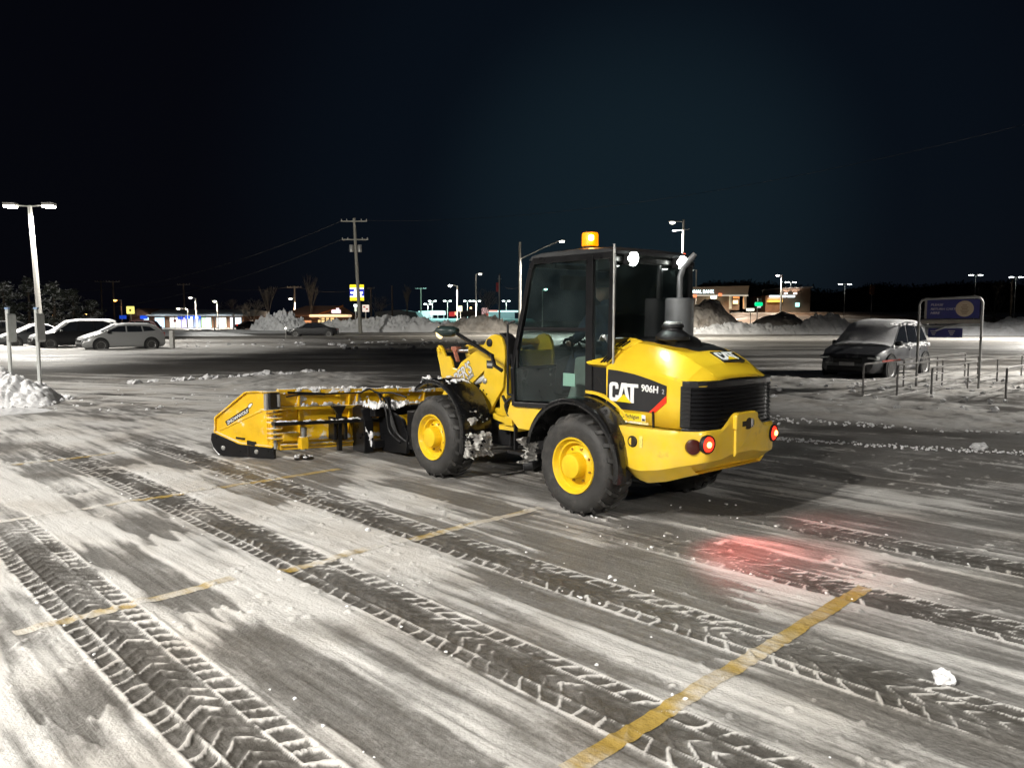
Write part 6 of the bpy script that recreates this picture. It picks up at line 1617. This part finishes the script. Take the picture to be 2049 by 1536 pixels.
for a, b in ((714, 722), (729, 736), (752, 768)): bwindow(rs, a, b, 637.5, 642, d, L_((1, .55, .2), .8))
lamp_light((PX(665, d), d - 9, 5.5), 2600, None, (1, .6, .3), .8)
lamp_light((PX(590, d), d - 14, 8), 2200, None, (1, .6, .4), .8)
# grey houses right of the sign
e_ = empty('grey_house', (PX(790, 200), 200, 0), 0, 'dim grey roofed house right of the blue and yellow sign', 'house')
mb = MB(); ox = e_.location.x; dd_ = 200
mb.prism([(PX(748, dd_) - ox, PZ(640, dd_)), (PX(752, dd_) - ox, PZ(624, dd_)), (PX(775, dd_) - ox, PZ(622, dd_)), (PX(800, dd_) - ox, PZ(620, dd_)), (PX(832, dd_) - ox, PZ(624, dd_)), (PX(842, dd_) - ox, PZ(640, dd_))], lambda a, b, t: (a, t, b), 0, 12); mb.build('roof', mat('roof_grey', (.20, .21, .22), .8), e_)
local_rect(e_, 752, 838, 636, 652, dd_, 'wall', CONC, .3, 11); bwindow(e_, 768, 774, 634, 638, dd_, L_((1, .75, .45), 1.2))
# filling station
d = 240
gs = empty('filling_station', (PX(890, d), d, 0), 0, 'far filling station with a bright white canopy left of the cab', 'filling station')
local_rect(gs, 838, 862, 622, 636, d, 'kiosk', L_((.75, .95, .95), .55), 0, 8); local_rect(gs, 864, 890, 622, 630, d, 'canopy', L_((.8, 1, .98), 1.0), -4, 4)
for p_ in (866, 876, 888): local_rect(gs, p_, p_ + 1.2, 630, 640, d, 'canopy_post', WHT, -.2, .2)
local_rect(gs, 975, 1050, 621.5, 624.5, d, 'long_canopy', L_((.7, 1, 1), 1.0), -4, 4); local_rect(gs, 975, 996, 621, 624, d, 'red_canopy_edge', L_((1, .35, .3), .8), -4.2, -4)
local_rect(gs, 976, 1030, 625, 640, d, 'back_wall', mat('wall_teal', (.3, .38, .38), .7), 4, 5)
# red truck
tk = empty('parked_truck', (PX(938, 190), 190, 1.6), 0, 'dark truck with a glowing red end far behind the loader head lamp', 'truck')
d = 190
local_rect(tk, 902, 966, 622, 633, d, 'trailer', mat('trailer_dark', (.03, .03, .03), .6), -1.2, 1.2); local_rect(tk, 900, 911, 624, 633, d, 'red_end', L_((.9, .06, .06), .5), -1.4, -1.2); local_rect(tk, 911, 915, 624, 630, d, 'side_lamp', L_((1, .45, .25), 2), -1.4, -1.21)
cb_ = local_rect(tk, 964, 977, 616, 633, d, 'cab', L_((.95, .62, .6), .55), -1.3, 1.3, bev=.3); local_rect(tk, 969, 978, 627, 633, d, 'cab_foot', L_((.9, .15, .1), .6), -1.5, -1.3)
for p_ in (915, 925, 952, 970):
    mb = MB(); mb.lathe([(0, .1), (.45, .1), (.5, 0)], (PX(p_, d) - tk.location.x, -1.3, PZ(633.5, d) - 1.6), (0, -1, 0), 14); mb.build('wheel', RUB, tk)
mb = MB(); mb.box(-.2, .2, -.1, .1, 0, .4); o = mb.build('amber_beacon', L_((1, .5, .2), 6)); o.location = (PX(942.5, 188), 188, PZ(618, 188)); tag(o, 'tiny amber light above the dark truck', 'light'); 
# flag pole
fp = empty('flag_pole', (PX(999, 160), 160, 0), 0, 'white flag pole with a limp red flag left of the cab', 'flag pole')
mb = MB(); mb.tube([(0, 0, 0), (0, 0, PZ(552, 160))], [.13, .08], 8); mb.build('pole', WHT, fp, smooth=True)
mb = MB(); mb.loft([[(-.1 - .55 * f_, .05 * math.sin(f_ * 9), PZ(566, 160) - z_ * 1.9) for z_ in (0, 1)] for f_ in [k / 8 for k in range(9)]], closed=False, caps=False); mb.build('flag', mat('flag_red', (.35, .05, .06), .8), fp)
# bank
d = 150; ZB = PZ(618, d)
bk = empty('bank_building', (PX(1420, d), d, 0), 0, 'pale bank with a deep lettered fascia above the dirty snow mountain', 'bank')
ox = bk.location.x
FAS = mat('fascia_stone', (.34, .31, .26), .8, noise=.15, nscale=.6)
mb = MB(); mb.prism([(PX(1285, d) - ox, PZ(591, d)), (PX(1285, d) - ox, PZ(577, d)), (PX(1495, d) - ox, PZ(572.5, d)), (PX(1492, d) - ox, PZ(591, d))], lambda a, b, t: (a, t, b), -.3, 14); mb.build('fascia', FAS, bk)
local_rect(bk, 1285, 1466, 592, 640, d, 'wall', mat('bank_wall', (.16, .12, .09), .85, noise=.2), 3, 13)
local_rect(bk, 1280, 1493, 591, 592.3, d, 'white_trim', L_((1, .95, .8), .8), -.5, 0)
for a, b in ((1487, 1491), (1459, 1462)): local_rect(bk, a, b, 592.3, 618, d, 'column', mat('column_white', (.6, .55, .45), .7), -.1, .9)
local_rect(bk, 1466, 1486, 592.3, 620, d, 'porch_back', mat('bank_wall', (.16, .12, .09), .85), 3, 4)
for args in ((1472, 1485, 592.5, 597, (1, .38, .12), .9), (1472, 1482, 600, 608, (1, .88, .55), 1.0), (1303, 1307, 592.5, 612, (.9, .12, .1), .8), (1309, 1318, 592.5, 612, (1, .95, .3), .9), (1340.5, 1343, 596, 625, (.95, 1, .4), 1.0), (1396, 1398, 596, 602, (1, .9, .7), 2), (1387, 1390, 596, 600, (1, .9, .7), 2)):
    a, b, y0, y1, c, s = args; f_ = local_rect(bk, a - .3, b + .3, y0, y1, d, 'window', BLKM, 2.7, 2.99); local_rect(bk, a, b, y0 + .3, y1 - .3, d, 'pane', L_(c, s), 2.6, 2.69, f_)
for p_, y_ in ((1343, 592), (1387, 592), (1437, 589.5)): local_rect(bk, p_ - 3, p_ + 3, y_ - 2, y_ + 3.5, d, 'heater', L_((1, .25, .1), 1.6), -.7, -.5)
local_rect(bk, 1425, 1433, 592.5, 597, d, 'soffit_lamp', L_((1, 1, .75), 14), .5, 2, bev=.1)
letters('ON  NATIONAL BANK', 'fascia_letters', emis('letters_lit', (.75, .95, 1), 3.0), bk, frame((PX(1341, d) - ox, -.32, PZ(587.3, d)), (1, 0, 0), (0, 0, 1)), .95, .03, .010, .85)
lamp_light((PX(1429, d), d + 1, PZ(596, d)), 900, None, (1, 1, .8), .5); lamp_light((PX(1478, d), d + 1.5, PZ(595, d)), 400, None, (1, .5, .2), .5)
lamp_light((PX(1400, d), d - 12, PZ(560, d)), 22000, None, (1, .9, .75), .6)  # added light without a fixture, brightens the fascia
# drive through building
d = 160
dt = empty('drive_through', (PX(1575, d), d, 0), 0, 'brown drive through building with orange awning and lit white lettering', 'drive through')
ox = dt.location.x
local_rect(dt, 1559, 1618, 578, 625, d, 'wall', mat('wall_brown', (.14, .10, .07), .85, noise=.2), 0, 12); local_rect(dt, 1528, 1559, 592, 625, d, 'front_wing', BRICK, -.3, 10)
mb = MB(); mb.prism([(PX(1558, d) - ox, PZ(578, d)), (PX(1558, d) - ox, PZ(576.5, d)), (PX(1620, d) - ox, PZ(574, d)), (PX(1620, d) - ox, PZ(577, d))], lambda a, b, t: (a, t, b), -.6, 12.5); mb.build('cornice', POLE, dt)
for a, b in ((1534, 1555), (1556, 1568), (1569.5, 1585)): local_rect(dt, a, b, 591.3, 595.6, d, 'lettering', L_((.82, .97, 1), 1.5), -.9, -.4, bev=.15)
local_rect(dt, 1532, 1558, 596.5, 599, d, 'awning', L_((1, .62, .35), .8), -1.5, -.3); local_rect(dt, 1530.5, 1559, 600.5, 605, d, 'awning_lower', L_((1, .65, .12), .9), -1.3, -.3)
local_rect(dt, 1587, 1594.5, 606, 614, d, 'menu_board', L_((.5, 1, .95), 1.5), -.8, -.3, bev=.1)
for p_ in (1568, 1586.7):
    local_rect(dt, p_ - 3.2, p_ + 3.2, 586.5, 589, d, 'wall_lamp', L_((1, .85, .8), 3.5), -.5, -.05, bev=.1); lamp_light((PX(p_, d), d - .8, PZ(588, d)), 260, None, (1, .8, .7), .1, aim=(0, .4, 1), ang=110)
lamp_light((PX(1545, d), d - 8, PZ(585, d)), 1500, None, (1, .7, .4), .6)

# ------------------------------------------------------------------ trees
def leafy(x, y, H_, W_, label, seed, m, snow=True, group='snow dusted evergreens at the left'):
    rg = random.Random(seed); e_ = empty('evergreen_tree', (x, y, 0), 0, label, 'tree', group)
    mb = MB(); mb.tube([(0, 0, 0), (.1, 0, H_ * .5), (0, 0, H_ * .9)], [.28, .18, .05], 8); mb.build('trunk', WOOD, e_, smooth=True)
    cr = MB(); sn_ = MB()
    for k in range(46):
        z_ = H_ * rg.uniform(.10, .96); a = rg.random() * 6.28; rad = W_ * (1 - (z_ / H_) ** 1.5) * rg.uniform(.4, 1.0) + .3
        tip = Vector((math.cos(a) * rad, math.sin(a) * rad * .8, z_ - rad * .12)); base = Vector((0, 0, z_ * .96))
        for j in range(26):
            f_ = rg.uniform(.25, 1.0); c_ = base.lerp(tip, f_) + Vector([rg.gauss(0, .28), rg.gauss(0, .28), rg.gauss(0, .14)])
            for q in range(2):
                d1 = Vector([rg.gauss(0, 1), rg.gauss(0, 1), rg.gauss(-.1, .35)]).normalized() * rg.uniform(.18, .42); d2 = Vector([rg.gauss(0, 1), rg.gauss(0, 1), rg.gauss(0, .5)]).normalized() * .10
                (sn_ if rg.random() < .2 else cr).add([c_ - d1 - d2, c_ + d1 - d2 * .3, c_ + d1 * .9 + d2, c_ - d1 * .6 + d2], [(0, 1, 2, 3)])
    c1 = cr.build('crown', m, e_); c1['kind'] = 'stuff'
    if snow: s2 = sn_.build('crown_snow', SNOW, c1); s2['kind'] = 'stuff'
EV = mat('needle_green', (0.07, 0.08, 0.06), .8, noise=.3)
for k, (px, d, yt, W_, lb) in enumerate(((12, 112, 562, 4.6, 'snow dusted evergreen at the left edge'), (62, 118, 553, 5.2, 'tallest snow dusted evergreen, just left of the leaning lamp pole'), (112, 112, 560, 5.0, 'broad snow dusted evergreen right of the leaning lamp pole'), (150, 120, 577, 4.6, 'rounder snow dusted evergreen above the black car'), (188, 126, 600, 3.6, 'smallest snow dusted evergreen above the silver crossover'), (-30, 115, 556, 5, 'snow dusted evergreen cut by the left edge'))):
    leafy(PX(px, d), d, PZ(yt, d), W_, lb, 40 + k, EV)
def bare(x, y, H_, label, seed, m=None, spread=.35, name='bare_tree', z0=0):
    rg = random.Random(seed); e_ = empty(name, (x, y, z0), 0, label, 'tree', 'bare trees beyond the lot'); m = m or WOOD
    tr = MB(); tr.tube([(0, 0, 0), (0, 0, H_ * .35)], [.2, .14], 7); tr.build('trunk', m, e_, smooth=True)
    br = MB()
    def grow(p, d_, L, r, n):
        q = p + d_ * L; br.tube([p, q], [r, r * .6], 4, cap=False)
        if n:
            for k in range(3): grow(q, (d_ + Vector([rg.gauss(0, spread), rg.gauss(0, spread), rg.gauss(.05, spread * .5)])).normalized(), L * rg.uniform(.6, .85), r * .6, n - 1)
    for k in range(5): grow(Vector((0, 0, H_ * (.18 + .05 * k))), Vector((rg.gauss(0, spread), rg.gauss(0, spread), 1)).normalized(), H_ * .28, .07, 4)
    br.build('crown', m, e_)
TW = mat('bark_pale', (.16, .14, .11), .85)
for px, d, yt, sp_, lb in ((540, 150, 588, .10, 'thin upright bare tree left of the restaurant'), (624, 150, 577, .10, 'thin upright bare tree before the orange roof'), (815, 160, 590, .12, 'thin bare tree left of the small twin lamps'), (972, 150, 590, .40, 'fan shaped bare tree left of the flag pole'), (470, 165, 600, .55, 'spreading bare tree over the right end of the shop row'), (508, 150, 605, .5, 'leaning bare tree right of the shop row'), (755, 165, 600, .5, 'dim bare tree right of the blue and yellow sign'), (1985, 110, 575, .45, 'dim bare tree beside the pole at the right edge')):
    bare(PX(px, d), d, PZ(yt, d), lb, px, TW, sp_)
# dark wood behind
rg = random.Random(9); mb = MB()
xs = np.linspace(60, 260, 260); tops = 5.5 + 6.5 * fbm(xs * .045, xs * 0 + .3, 3, 2) + 1.6 * fbm(xs * .5, xs * 0, 3, 5)
rr_ = [[(x, 236 - 2 * math.sin(x), 1.5), (x, 238 + math.sin(x * 1.7), t_ * .6 + 1), (x, 243, t_ + 1.5), (x, 262, t_ + .5), (x, 264, 1.5)] for x, t_ in zip(xs, tops)]
mb.loft(rr_, closed=False, caps=False)
for k in range(7000):
    i_ = rg.randrange(260); x = xs[i_] + rg.uniform(-.5, .5); y = rg.uniform(234, 246); z_ = tops[i_] + 1.5 - abs(rg.gauss(0, 1.6)) + .5; s = rg.uniform(.3, .8)
    d1 = Vector([rg.gauss(0, 1), rg.gauss(0, .3), rg.gauss(0, 1)]).normalized() * s; d2 = Vector([rg.gauss(0, 1), rg.gauss(0, .3), rg.gauss(0, 1)]).normalized() * s
    mb.add([(x, y, z_), (x + d1.x, y + d1.y, z_ + d1.z), (x + d2.x, y + d2.y, z_ + d2.z)], [(0, 1, 2)])
o = mb.build('far_wood', mat('wood_dark', (.025, .025, .022), .9)); tag(o, 'dark wood standing behind the right of the lot', 'wood', kind='stuff')
cobra(593, 172, 577, 587, 597, 'small lamp on the utility pole behind the orange roofed restaurant', es=8, W=45000, r=.05, col=(1, .8, .6))
